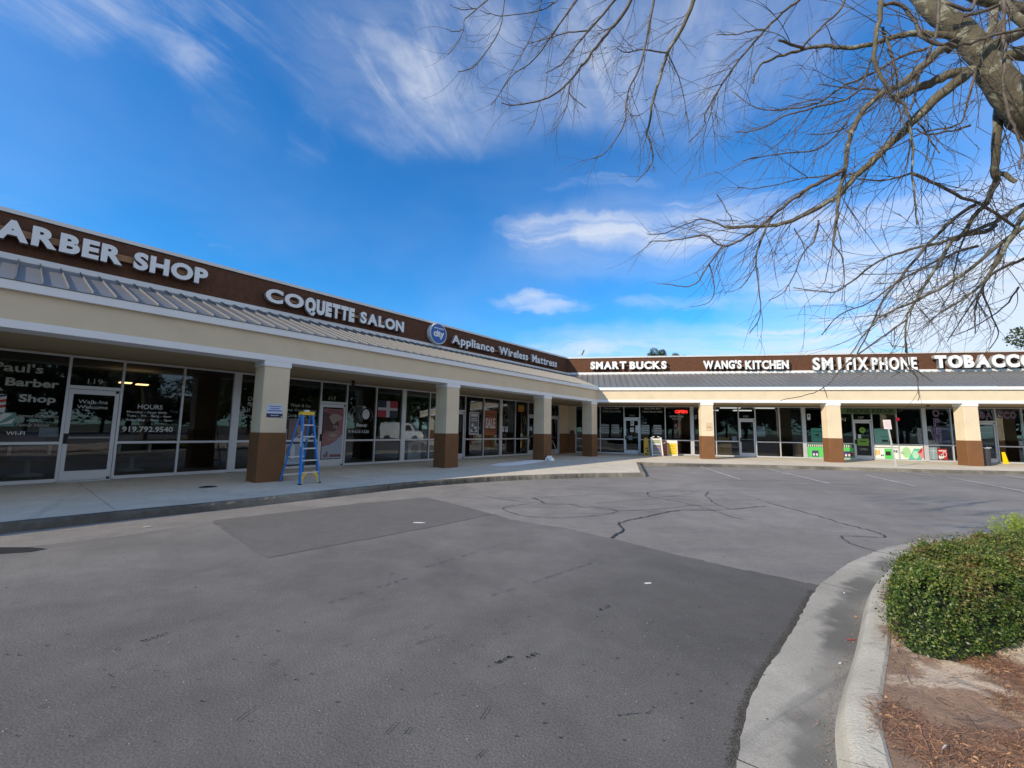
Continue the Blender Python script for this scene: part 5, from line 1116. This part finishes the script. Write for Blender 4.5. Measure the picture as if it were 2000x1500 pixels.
# ------------------------------------------------------------------ foliage helpers
def leaf_cloud(P, N, size, aspect, spread, name, mt, droop=0.0):
    n = len(P); t = RNG.normal(0, 1, (n, 3)); a = t - (t * N).sum(1)[:, None] * N * (1 - spread); a /= np.linalg.norm(a, axis=1)[:, None]
    nn = N + RNG.normal(0, spread, (n, 3)); b = np.cross(nn, a); b /= np.linalg.norm(b, axis=1)[:, None] + 1e-9
    L = size * RNG.uniform(.6, 1.3, n)[:, None]; W_ = L * aspect
    V = np.stack([P - a * L * .5, P + b * W_ * .5, P + a * L * .5, P - b * W_ * .5], 1).reshape(-1, 3)
    return np_mesh(name, V, np.arange(4 * n).reshape(-1, 4), mt)
def leafmat(name, c0, c1, c2=None, brown=None, trans=.25, rough=.55, bscale=4.0, thr=(.55, .7), spec=.35):
    mt = bpy.data.materials.new(name); mt.use_nodes = True; t = NT(mt.node_tree); b = mt.node_tree.nodes['Principled BSDF']
    g = t.new('ShaderNodeNewGeometry'); r_ = g.outputs['Random Per Island']; c = t.mix(t.ramp(r_, .0, 1, smooth=False), (*c0, 1), (*c1, 1))
    if c2: c = t.mix(t.ramp(r_, .88, .93), c, (*c2, 1))
    n = t.noise(g.outputs['Position'], bscale, 4, .6)
    cl_ = t.noise(g.outputs['Position'], bscale * 3.2, 3, .6)
    vm = t.new('ShaderNodeVectorMath', operation='SCALE'); t.l.new(c, vm.inputs[0]); t.l.new(t.ramp(cl_, .32, .68, .62, 1.3, False), vm.inputs['Scale']); c = vm.outputs[0]
    if brown: c = t.mix(t.math('MULTIPLY', t.math('MULTIPLY', t.ramp(n, *thr), t.ramp(t.sep(g.outputs['Position'])[2], .22, .46, .12, 1.0)), t.ramp(t.math('FRACT', t.math('MULTIPLY', r_, 17.3)), .35, .5)), c, (*brown, 1))
    t.l.new(c, b.inputs['Base Color']); b.inputs['Roughness'].default_value = rough; b.inputs['Specular IOR Level'].default_value = spec
    tr = t.new('ShaderNodeBsdfTranslucent'); t.l.new(c, tr.inputs[0]); mx = t.new('ShaderNodeMixShader'); mx.inputs[0].default_value = trans
    out = [n_ for n_ in mt.node_tree.nodes if n_.type == 'OUTPUT_MATERIAL'][0]; t.l.new(b.outputs[0], mx.inputs[1]); t.l.new(tr.outputs[0], mx.inputs[2]); t.l.new(mx.outputs[0], out.inputs[0])
    return mt
# ------------------------------------------------------------------ clipped hedge
def inside(poly, x, y):
    c = np.zeros(x.shape, bool); n = len(poly); j = n - 1
    for i in range(n):
        xi, yi = poly[i]; xj, yj = poly[j]; c ^= ((yi > y) != (yj > y)) & (x < (xj - xi) * (y - yi) / (yj - yi + 1e-12) + xi); j = i
    return c
HP = np.array(catmull([(2.60, 2.70), (2.53, 2.84), (2.64, 3.08), (2.95, 3.42), (3.4, 3.74), (4.2, 3.98), (5.2, 4.3), (6.6, 4.8), (6.9, 4.2), (5.6, 3.7), (4.2, 3.22), (3.3, 2.86), (2.85, 2.70), (2.60, 2.70)], 6))
def hdist(x, y):
    P = np.stack([x, y], 1); out = np.empty(len(P))
    A = HP[:-1]; B = HP[1:]; AB = B - A; l2 = (AB ** 2).sum(1) + 1e-12
    for a in range(0, len(P), 20000):
        q = P[a:a + 20000, None, :] - A[None]; tt = np.clip((q * AB[None]).sum(2) / l2, 0, 1); d = np.linalg.norm(q - AB[None] * tt[..., None], axis=2); out[a:a + 20000] = d.min(1)
    return out
def hedge():
    root = empty('hedge', Matrix.Identity(4), 'clipped dark green hedge with some brown leaves on the mulch island', 'hedge')
    HT = .505
    def prof(d, x, y):        # height of the surface at distance d inside the outline
        bump = .09 * (vn(x * 2.7, y * 2.7) - .5) + .07 * (vn2(x * 7, y * 7) - .5)
        return (HT + bump) * np.clip(1 - (1 - np.clip(d / .20, 0, 1)) ** 2.6, 0, 1) ** .5
    n = 480000; x = RNG.uniform(2.4, 6.0, n); y = RNG.uniform(2.6, 4.7, n); k = inside(HP, x, y); x, y = x[k], y[k]; d = hdist(x, y)
    top = prof(d, x, y); e = .01
    # keep points close to the shell: on the top, or anywhere below near the side
    z = RNG.uniform(.03, 1, len(x)) * top; side_ = (d < .10) | (top - z < .07)
    topk = RNG.random(len(x)) < .55; z = np.where(topk, top - RNG.exponential(.018, len(x)), z); keep = (topk | side_) & (z > .03)
    x, y, z, d = x[keep], y[keep], z[keep], d[keep]
    # outward normals
    gx_ = (hdist(x + e, y) - hdist(x - e, y)) / (2 * e); gy_ = (hdist(x, y + e) - hdist(x, y - e)) / (2 * e)
    sidew = np.clip(1 - d / .16, 0, 1); N = np.stack([-gx_ * sidew, -gy_ * sidew, .15 + .9 * np.clip(z / HT, 0, 1) * (1 - sidew * .4)], 1); N /= np.linalg.norm(N, axis=1)[:, None]
    # gaps: remove some clumps for uneven outline
    gap = vn(x * 16 + 3, z * 16 + y * 16) ; keep = gap > .13; P = np.stack([x, y, z], 1)[keep]; N = N[keep]
    P -= N * (np.clip(vn2(P[:, 0] * 11 + P[:, 2] * 5, P[:, 1] * 11 + P[:, 2] * 9) - .45, 0, 1) * .11)[:, None]; stick = RNG.random(len(P)) < .16; P[stick] += N[stick] * np.minimum(RNG.exponential(.026, stick.sum()), .07)[:, None]
    m_ = leafmat('hedge_leaves', (.026, .068, .010), (.105, .175, .026), (.26, .27, .08), (.26, .14, .07), .28, .42, 2.6, (.47, .60), .45)
    me = leaf_cloud(P, N, .0185, .55, .75, 'leaves', m_); tag(mobj('leaves', me, root), kind='stuff')
    # new growth: yellow-green at the outer rim and along the top
    s = RNG.random(len(P)) < .26; Q = P[s] + N[s] * .012; q = (Q[:, 2] > .40) | ((Q[:, 0] < 2.72) & (RNG.random(len(Q)) < .4)) | (RNG.random(len(Q)) < .05); Q = Q[q]; 
    tag(mobj('new_leaves', leaf_cloud(Q, N[s][q], .020, .5, .8, 'new_leaves', leafmat('hedge_new', (.13, .19, .03), (.26, .26, .07), None, None, .35)), root), kind='stuff')
    # dark twiggy core
    b = MB()
    for i in range(260):
        px = RNG.uniform(2.7, 5.6); py = RNG.uniform(2.8, 4.5)
        if not inside(HP, np.array([px]), np.array([py]))[0]: continue
        dd = hdist(np.array([px]), np.array([py]))[0]
        if dd < .22: continue
        h_ = float(prof(np.array([dd]), np.array([px]), np.array([py]))[0])
        q = Vector((px, py, .0)); T = [q]; dr_ = Vector((RNG.normal(0, .35), RNG.normal(0, .35), 1)).normalized()
        for j in range(4): q = q + dr_ * h_ * .24; dr_ = (dr_ + Vector(RNG.normal(0, .25, 3))).normalized(); T.append(q.copy())
        b.tube(T, [.006, .005, .004, .003, .002], 4, cap=False)
    tag(b.build('stems', mat('hedge_stem', (.09, .06, .04), .9), root), kind='stuff')
    # inner shell so that the ground does not show through
    xs = np.arange(2.5, 6.9, .06); ys = np.arange(2.6, 4.9, .06); X, Y = np.meshgrid(xs, ys, indexing='ij'); xf, yf = X.ravel(), Y.ravel(); ins = inside(HP, xf, yf); dd = hdist(xf, yf); Z = np.where(ins & (dd > .07), prof(np.maximum(dd - .07, 0), xf, yf) - .10, -.05)
    V = np.stack([xf, yf, Z], 1); nx, ny = X.shape; idx = np.arange(nx * ny).reshape(nx, ny); F = np.stack([idx[:-1, :-1], idx[1:, :-1], idx[1:, 1:], idx[:-1, 1:]], 2).reshape(-1, 4); ok = (Z[F] > -.04).any(1)
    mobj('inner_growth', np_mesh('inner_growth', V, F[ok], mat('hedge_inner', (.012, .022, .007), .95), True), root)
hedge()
# bright juniper behind the hedge
def juniper():
    q = CAM + (CW + (2010 - 1000) / FPX * CR - (1050 - 750) / FPX * CU) * 4.3; c = Vector((q[0], q[1], .0))
    root = empty('juniper_shrub', Matrix.Translation(c), 'bright yellow-green feathery shrub behind the hedge', 'shrub'); V = []; F = []
    pts = []; nn = []
    for i in range(150):
        a = RNG.uniform(0, 6.28); e = RNG.uniform(.1, 1.45); d = np.array([math.cos(a) * math.cos(e), math.sin(a) * math.cos(e), math.sin(e)]); L = RNG.uniform(.28, .43) * (.65 + .35 * math.sin(e)); st_ = np.array([0, 0, .15])
        for t_ in np.linspace(.25, 1, 26):
            p = st_ + d * L * t_ + np.array([0, 0, .08 * t_ * t_]); 
            for k in range(3):
                v = RNG.normal(0, 1, 3); v /= np.linalg.norm(v); pts.append(p + v * .018 * (1.3 - t_)); nn.append(v)
    P = np.array(pts); N = np.array(nn); m_ = leafmat('juniper_needles', (.22, .32, .03), (.40, .48, .07), None, None, .35)
    tag(mobj('needles', leaf_cloud(P, N, .034, .16, .6, 'needles', m_), root, Matrix.Translation(c)), kind='stuff')
    b = MB(); b.tube([(0, 0, 0), (.01, 0, .2), (.0, .02, .45)], [.02, .015, .006], 6); b.build('stem', MATS['hedge_stem'], root, Matrix.Translation(c))
juniper()

# ------------------------------------------------------------------ bare tree over the right of the frame
BARK = mat('tree_bark', (.105, .090, .060), .9, var=.35, vscale=14, bump=1.0, bscale=45, coords='World', dirt=((.30, .30, .23), 11, .54, .62, .75))
TWIG = mat('twig_bark', (.095, .076, .060), .7, var=.5, vscale=20, coords='World')
def up_(px, py, dep): return Vector(CAM + (CW + (px - 1000) / FPX * CR - (py - 750) / FPX * CU) * dep)
def tree():
    root = empty('bare_tree', Matrix.Translation((5.1, 2.55, 0)), 'leafless tree with mottled bark whose branches hang over the right of the lot', 'tree')
    T0 = up_(2000, 207, 3.1); base = Vector((5.1, 2.55, -.05))
    tr = [base, Vector((5.06, 2.58, .25)), Vector((5.0, 2.62, 1.2)), Vector((4.85, 2.68, 2.2)), Vector((4.45, 2.78, 3.1)), up_(2060, 255, 3.12), T0, up_(1970, 180, 3.1), up_(1940, 141, 3.1), up_(1916, 105, 3.1), up_(1880, 62, 3.12), up_(1838, 30, 3.15), up_(1795, -15, 3.2), up_(1740, -90, 3.3), up_(1690, -200, 3.45)]
    tr = catmull([np.array(p) for p in tr], 4); n = len(tr); rad = np.interp(np.linspace(0, 1, n), [0, .03, .1, .3, .42, .6, .8, 1], [.26, .21, .17, .15, .135, .10, .088, .05])
    rad = rad * np.interp(np.linspace(0, 1, n), [0, .35, .5, 1], [1, 1, .82, .76]) * (1 + .05 * RNG.normal(0, 1, n))
    b = MB(); b.tube(tr, list(rad), 18); b.build('trunk', BARK, root, Matrix.Identity(4))
    limbs = []   # (points, r0, r1, depth0, depth1)
    D = [
     ([(2030, 235), (1990, 225), (1955, 192), (1946, 270), (1943, 330), (1946, 354), (1934, 378), (1922, 402), (1905, 420), (1870, 470)], 9, 3, 3.1, 3.6),
     ([(1943, 335), (1965, 343), (1986, 357)], 5, 3.5, 3.4, 3.3),
     ([(1904, 138), (1850, 147), (1805, 168), (1760, 186), (1739, 192)], 9, 6, 3.1, 3.25),
     ([(1890, 145), (1835, 186), (1787, 231), (1760, 261), (1730, 288), (1700, 318), (1670, 345), (1640, 378), (1610, 399), (1550, 429), (1505, 441), (1418, 444)], 9.5, 2.6, 3.1, 3.7),
     ([(1418, 444), (1374, 428), (1340, 438), (1300, 455), (1265, 458)], 1.6, .8, 3.7, 3.8),
     ([(1860, 95), (1840, 95), (1796, 135), (1760, 165), (1730, 177), (1688, 213), (1667, 249), (1655, 288), (1649, 330), (1640, 375), (1634, 420), (1631, 450), (1627, 480)], 8, 1.8, 3.1, 3.0),
     ([(1649, 330), (1595, 360), (1559, 381), (1520, 411), (1475, 450), (1440, 472), (1411, 480), (1374, 461), (1317, 469), (1265, 473)], 4, .8, 3.0, 3.3),
     ([(1411, 480), (1385, 516), (1359, 554), (1332, 559), (1291, 554)], 1.8, .7, 3.15, 3.3),
     ([(1385, 516), (1395, 560), (1385, 590), (1345, 600)], 1.3, .6, 3.2, 3.2),
     ([(1509, 422), (1486, 467), (1477, 516), (1482, 565), (1484, 617), (1464, 651)], 2.0, .7, 3.2, 3.2),
     ([(1477, 516), (1450, 560), (1415, 572)], 1.1, .5, 3.2, 3.3),
     ([(1880, 72), (1850, 69), (1790, 66), (1745, 72), (1700, 87), (1655, 93), (1610, 90), (1568, 96), (1520, 111), (1484, 129), (1469, 162)], 6.5, 1.4, 3.1, 3.4),
     ([(1568, 94), (1545, 86), (1520, 78)], 2.8, 2.2, 3.3, 3.2),
     ([(1568, 90), (1610, 48), (1640, 21), (1655, -20)], 2.2, 2.0, 3.3, 3.4),
     ([(1580, -30), (1562, 0), (1535, 18), (1496, 57), (1445, 114), (1400, 180), (1378, 225), (1375, 247), (1344, 278)], 3.2, .8, 3.6, 3.9),
     ([(1496, 57), (1470, 60), (1440, 66), (1400, 68)], 1.6, .7, 3.7, 3.8),
     ([(1430, 138), (1405, 172), (1390, 206), (1395, 260), (1397, 318)], 1.2, .5, 3.8, 3.9),
     ([(1362, -20), (1344, 29), (1319, 77), (1304, 103), (1290, 149), (1276, 195), (1267, 244), (1264, 264), (1276, 304), (1264, 333), (1243, 353)], 4.2, .8, 4.2, 4.3),
     ([(1304, 103), (1325, 150), (1340, 215), (1346, 255)], 1.3, .5, 4.2, 4.3),
     ([(1282, -20), (1270, 37), (1261, 86), (1247, 138), (1230, 169), (1223, 201), (1220, 238), (1201, 275), (1178, 301), (1160, 310)], 2.4, .8, 4.0, 4.2),
     ([(1304, 103), (1255, 97), (1225, 103), (1205, 95)], 1.6, .7, 4.2, 4.2),
     ([(1245, -25), (1218, 26), (1193, 57), (1164, 92), (1141, 123), (1115, 156), (1095, 175), (1061, 195), (1009, 205), (978, 201)], 3.8, .9, 4.2, 4.4),
     ([(1115, 156), (1112, 180), (1130, 200), (1145, 211)], 1.4, .7, 4.3, 4.3), ([(1112, 170), (1105, 210), (1078, 247)], 1.2, .6, 4.3, 4.3), ([(1055, 195), (1045, 235), (1030, 262)], .9, .5, 4.4, 4.4),
     ([(1215, -20), (1201, 0), (1152, 57), (1124, 92), (1095, 126), (1064, 143)], 3.2, .8, 4.3, 4.5), ([(1150, 60), (1110, 63), (1070, 75), (1030, 85)], 1.4, .6, 4.4, 4.5),
     ([(1135, -20), (1127, 0), (1089, 52), (1058, 97), (1029, 129), (1002, 146), (959, 206)], 2.2, .7, 4.4, 4.6), ([(1062, -20), (1058, 0), (1038, 69), (1010, 120), (980, 175)], 1.5, .7, 4.5, 4.5),
     ([(986, -10), (982, 31), (972, 66), (940, 115), (917, 135), (894, 140)], 1.4, .7, 4.6, 4.6), ([(955, -10), (952, 0), (909, 37), (905, 60), (890, 90), (874, 107)], 1.2, .5, 4.6, 4.6), ([(905, 58), (885, 62), (873, 56)], .9, .5, 4.6, 4.6), ([(930, 16), (900, 19), (878, 9)], .9, .5, 4.6, 4.6),
     ([(1090, 0), (1060, 18), (1000, 30), (960, 28), (938, 21)], 1.1, .5, 4.5, 4.5),
     ([(2030, 385), (2000, 400), (1944, 434), (1887, 456), (1831, 475), (1775, 488), (1719, 509), (1662, 550), (1625, 571), (1550, 561)], 4.6, .8, 3.6, 4.4),
     ([(1944, 440), (1925, 452), (1869, 464), (1839, 501), (1812, 550), (1790, 587), (1771, 625), (1769, 689)], 4.2, 1.2, 3.6, 3.6),
     ([(1771, 625), (1720, 660), (1660, 704), (1628, 739), (1609, 757), (1580, 770), (1525, 782)], 1.8, .6, 3.4, 3.4), ([(1609, 757), (1617, 778)], .8, .5, 3.4, 3.4),
     ([(1769, 670), (1775, 714), (1789, 734), (1793, 743), (1794, 783)], 1.5, .6, 3.6, 3.6), ([(1775, 714), (1755, 728), (1740, 736)], .9, .5, 3.6, 3.6), ([(1775, 714), (1805, 735), (1822, 745)], .9, .5, 3.6, 3.6),
     ([(2040, 350), (2000, 419), (1962, 486), (1925, 546), (1887, 580), (1839, 610)], 5.2, 1.2, 3.3, 3.6),
     ([(2040, 430), (1989, 449), (1887, 531), (1812, 576), (1737, 610), (1707, 629), (1662, 692)], 4.2, .9, 3.4, 3.8),
     ([(1906, 400), (1850, 437), (1775, 524), (1726, 584), (1704, 632), (1674, 692)], 3.4, 1.0, 3.5, 4.0),
     ([(2040, 490), (2000, 505), (1944, 531), (1917, 565), (1904, 610), (1904, 651)], 4.0, .8, 3.6, 3.8),
     ([(1917, 565), (1935, 610), (1950, 650), (1935, 680)], 1.6, .6, 3.7, 3.8),
     ([(1599, 430), (1590, 470), (1569, 494), (1550, 539), (1530, 570), (1501, 587)], 1.8, .6, 3.6, 3.7), ([(1550, 445), (1570, 480), (1571, 509)], 1.2, .5, 3.6, 3.6),
     ([(1627, 478), (1645, 505), (1648, 550), (1643, 590)], 1.2, .5, 3.0, 3.0), ([(1627, 478), (1618, 520), (1610, 550), (1590, 572)], 1.1, .5, 3.0, 3.0),
     ([(1720, 0), (1718, 40), (1708, 90), (1712, 130), (1735, 175), (1765, 205), (1775, 235), (1783, 290), (1782, 330), (1788, 390), (1790, 440)], 4.6, 1.2, 2.7, 2.7),
     ([(1722, 55), (1740, 100), (1752, 150), (1752, 195), (1768, 250)], 3.0, 1.4, 2.75, 2.7),
     ([(1720, 5), (1760, 12), (1790, 45), (1800, 70), (1830, 85), (1880, 88), (1940, 70), (2010, 52)], 3.2, 2.6, 2.7, 2.6),
     ([(1835, -10), (1830, 60), (1815, 100), (1795, 150), (1785, 190), (1780, 215)], 3.4, 1.8, 2.8, 2.8),
     ([(1960, -10), (1960, 60), (1962, 120), (1960, 180), (1975, 235), (1990, 270), (1996, 300), (1990, 330)], 3.6, 1.6, 2.7, 2.7),
     ([(1955, 40), (1950, 100), (1952, 118)], 5, 4, 3.0, 3.1), ([(1940, 118), (1975, 108), (2040, 100)], 9, 12, 3.1, 3.0), ([(1920, 105), (1934, 92), (1965, 75), (2040, 40)], 8, 11, 3.15, 3.2), ([(1830, -30), (1910, -5), (1960, 8), (2040, 30)], 7, 10, 3.3, 3.3), ([(1920, 108), (1935, 60), (1945, 0), (1950, -30)], 6, 6, 3.2, 3.4),
     ([(1960, 0), (1975, 20), (2010, 55)], 6, 7, 2.9, 2.8),
     ([(1850, 5), (1895, 20), (1905, 0), (1915, -20)], 3, 3, 3.0, 3.0), ([(1885, 30), (1930, 20), (1985, -5)], 3.2, 3, 2.9, 2.9),
     ([(1905, 140), (1890, 200), (1880, 235), (1860, 248)], 2.6, 1.2, 3.0, 3.1), ([(1860, 248), (1800, 260), (1740, 290), (1700, 300)], 1.8, .8, 3.1, 3.3),
     ([(1770, 210), (1740, 262), (1722, 300), (1733, 325)], 1.6, .8, 3.1, 3.2), ([(1700, 120), (1680, 170), (1650, 172), (1600, 165)], 1.8, .8, 3.3, 3.4),
     ([(1810, 95), (1760, 110), (1700, 145), (1640, 172), (1600, 200), (1540, 213), (1480, 212), (1430, 178)], 3.0, .8, 3.3, 3.8),
     ([(1800, 140), (1740, 180), (1690, 172), (1650, 195), (1590, 210), (1530, 228), (1500, 245), (1465, 257), (1432, 257)], 2.6, .9, 3.2, 3.6),
     ([(1720, 200), (1650, 250), (1600, 262), (1575, 262)], 1.6, .7, 3.4, 3.5), ([(1655, 240), (1600, 290), (1520, 300), (1450, 314)], 1.8, .8, 3.5, 3.6), ([(1560, 230), (1530, 270), (1490, 300), (1450, 315)], 1.3, .6, 3.5, 3.6),
     ([(1680, 340), (1600, 345), (1560, 350), (1480, 368), (1440, 365)], 1.6, .6, 3.5, 3.7), ([(1780, 338), (1740, 350), (1700, 352), (1650, 345)], 2.0, 1.0, 3.4, 3.5), ([(1785, 340), (1830, 360), (1880, 385), (1920, 400), (1985, 445)], 3.2, 2.4, 3.3, 3.5),
     ([(1790, 235), (1815, 270), (1835, 300)], 1.8, 1.0, 3.3, 3.2), ([(1895, 245), (1860, 255), (1810, 262), (1790, 250)], 2, 1.2, 3.2, 3.2), ([(1400, 378), (1425, 420), (1432, 440)], 1.0, .6, 3.6, 3.6), ([(1440, 430), (1410, 430), (1400, 428)], .8, .5, 3.6, 3.6),
     ([(1910, 480), (1850, 500), (1790, 530), (1740, 560), (1700, 590), (1640, 615), (1605, 655)], 2.6, .7, 3.8, 4.2), ([(1960, 470), (1920, 560), (1880, 620), (1850, 668)], 2.2, .7, 3.9, 4.1), ([(1990, 560), (1960, 600), (1900, 640), (1850, 660)], 1.6, .6, 4.0, 4.2), ([(1840, 520), (1800, 525), (1740, 535), (1680, 535)], 1.6, .6, 4.0, 4.3), ([(1900, 420), (1870, 500), (1860, 560), (1840, 600)], 1.8, .8, 3.8, 4.0),
    ]
    tw = MB()
    par_ = []
    for pts, r0, r1, d0, d1 in D:
        n = len(pts); P = [np.array(up_(x, y, d0 + (d1 - d0) * i / (n - 1))) for i, (x, y) in enumerate(pts)]
        P = catmull(P, 4); m_ = len(P); dep = np.linspace(d0, d1, m_); rad = [(r0 + (r1 - r0) * (i / (m_ - 1)) ** .8) * dep[i] / FPX * 1.05 for i in range(m_)]
        amp = .0035 if r0 > 3 else .0025
        P = [p + RNG.normal(0, amp, 3) for p in P]
        if r0 >= 1.8:
            b = MB(); b.tube(P, rad, 10 if r0 > 4 else 6); b.build('branch', BARK if r0 > 4 else TWIG, root, Matrix.Identity(4))
        else: tw.tube(P, rad, 4, cap=False)
        par_.append((P, rad))
    # procedural side twigs, drooping and hooking outwards
    left = Vector((-1, .15, 0)); down = Vector((0, 0, -1))
    def twig(p, d, L, r, depth):
        n = max(5, int(L / .04)); pts = [p]; q = p.copy(); dd = d.copy(); curl = Vector(RNG.normal(0, 1, 3)).normalized()
        hook = RNG.uniform(-.2, .6)
        for i in range(n):
            t_ = i / n; dd = (dd + down * (.055 * (1 - 2.2 * t_ * hook)) + left * .03 + curl * .085 + Vector(RNG.normal(0, .03, 3))).normalized(); q = q + dd * (L / n); pts.append(q.copy())
        tw.tube(pts, [r * (1 - .62 * i / n) for i in range(n + 1)], 3, cap=False)
        if depth > 0:
            for k in range(int(RNG.integers(2, 4)) if depth > 1 else int(RNG.integers(0, 3))):
                i = int(RNG.integers(1, n)); ax = Vector(RNG.normal(0, 1, 3)).normalized(); base_d = (pts[min(i + 1, n)] - pts[i]).normalized()
                nd = (base_d + (ax - base_d * ax.dot(base_d)).normalized() * RNG.uniform(.45, 1.0)).normalized()
                twig(pts[i], nd, L * RNG.uniform(.35, .75), r * .66, depth - 1)
    for P, rad in par_:
        L = sum(np.linalg.norm(P[i + 1] - P[i]) for i in range(len(P) - 1)); 
        cnt = int(L * RNG.uniform(9, 13) * (1.3 if P[0][2] < 3.6 else .95)); 
        for k in range(cnt):
            i = int(RNG.integers(1, len(P) - 1)); p = Vector(P[i]); base_d = (Vector(P[i + 1]) - Vector(P[i - 1])).normalized(); ax = Vector(RNG.normal(0, 1, 3)); side_ = (ax - base_d * ax.dot(base_d)).normalized()
            if p.z < 2.55 and RNG.random() < .85: continue
            nd = (base_d * .9 + side_ * RNG.uniform(.5, 1.0)).normalized(); big = rad[i] > .007
            twig(p, nd, RNG.uniform(.14, .58) * (1.3 if big else 1.0), min(rad[i] * .6, .0036 if big else .0025), 2 if big else 1)
    tag(tw.build('twigs', TWIG, root, Matrix.Identity(4)), kind='stuff')
tree()

# ------------------------------------------------------------------ trees beyond the roof and around the lot
BT = mat('far_bark', (.10, .075, .055), .9, var=.2, vscale=3)
FM = [leafmat('far_leaves_a', (.022, .045, .012), (.06, .085, .025), None, None, .2), leafmat('far_leaves_b', (.035, .055, .018), (.09, .11, .04), None, None, .2)]
def crown_mesh(seed, n, mt, size=.28):
    rg = np.random.default_rng(seed); cs = []; 
    for i in range(16):
        a = rg.uniform(0, 6.28); r_ = rg.uniform(0, 1.0) ** .6; z = rg.uniform(-.8, 1); cs.append((math.cos(a) * r_ * (1 - .35 * abs(z)), math.sin(a) * r_ * (1 - .35 * abs(z)), z, rg.uniform(.25, .45)))
    P = []; N = []
    for i in range(n):
        c_ = cs[rg.integers(0, len(cs))]; v = rg.normal(0, 1, 3); v /= np.linalg.norm(v); P.append(np.array(c_[:3]) + v * c_[3] * rg.uniform(.6, 1.05)); N.append(v)
    return leaf_cloud(np.array(P), np.array(N), size, .6, .8, 'crown', mt)
CR_ = [crown_mesh(31, 7000, FM[0], .09), crown_mesh(32, 8000, FM[1], .085), crown_mesh(33, 2200, FM[0], .12)]
def far_tree(x, y, h, w, ci, label, z0=-.19, name='leafy_tree', group=None, ch=None):
    M = Matrix.Translation((x, y, z0)); r = empty(name, M, label, 'tree', group)
    b = MB(); b.tube([(0, 0, 0), (.1, 0, h * .3), (-.05, .1, h * .6), (0, 0, h * .9)], [h * .025, h * .02, h * .013, .03], 8); b.build('trunk', BT, r, M)
    ch = ch or h * .40; mobj('crown', CR_[ci], r, M @ Matrix.Translation((0, 0, h - ch)) @ Matrix.Rotation(x * 1.7 + y, 4, 'Z') @ Matrix.Diagonal((w, w, ch, 1)))
def behind(px, py, dist, w, ci, label, **k):
    d = CW + (px - 1000) / FPX * CR - (py - 750) / FPX * CU; d2 = d / np.hypot(d[0], d[1]); p = CAM + d2 * dist; far_tree(p[0], p[1], p[2] + .19, w, ci, label, ch=w * .85, **k)
behind(1278, 684, 60, 1.5, 0, 'rounded dark treetop rising over the roof between SMART BUCKS and the kitchen sign')
behind(2004, 662, 48, 2.4, 1, 'bushy treetop rising over the roof above the TOBACCO sign')
behind(1330, 692, 75, 1.5, 1, 'low treetop barely showing over the roof right of the rounded one')
M_ = None
# roof vent / small pale antenna behind the corner
d = CW + (1137 - 1000) / FPX * CR - (697 - 750) / FPX * CU; q = CAM + d * 40
M = Matrix.Translation((q[0], q[1], q[2] - .6)); r = empty('roof_antenna', M, 'small pale antenna cluster above the roof corner', 'antenna')
b = MB(); b.bar((0, 0, 0), (0, 0, .9), .04, .04); b.build('mast', ALU, r, M)
for i, a in enumerate((-.5, .1, .6)): b = MB(); b.bar((a * .7 - .1, 0, .75), (a * .7 + .12, 0, 1.15 + .1 * i), .12, .05, up=(0, 1, 0)); b.build('panel', APPL if i != 1 else C('ant_dark', (.1, .13, .1)), r, M)
for i in range(46):     # behind the camera and to the right: what the shop glass mirrors
    a = math.radians(71 + i * 3.1 + RNG.uniform(-1.0, 1.0)); R0 = 60 + RNG.uniform(-5, 12)
    if math.degrees(a) > 203: continue
    far_tree(R0 * math.sin(a), R0 * math.cos(a), RNG.uniform(9, 14), RNG.uniform(5, 7), i % 3, 'dark leafy tree on the far side of the parking lot', group='trees on the far side of the parking lot')
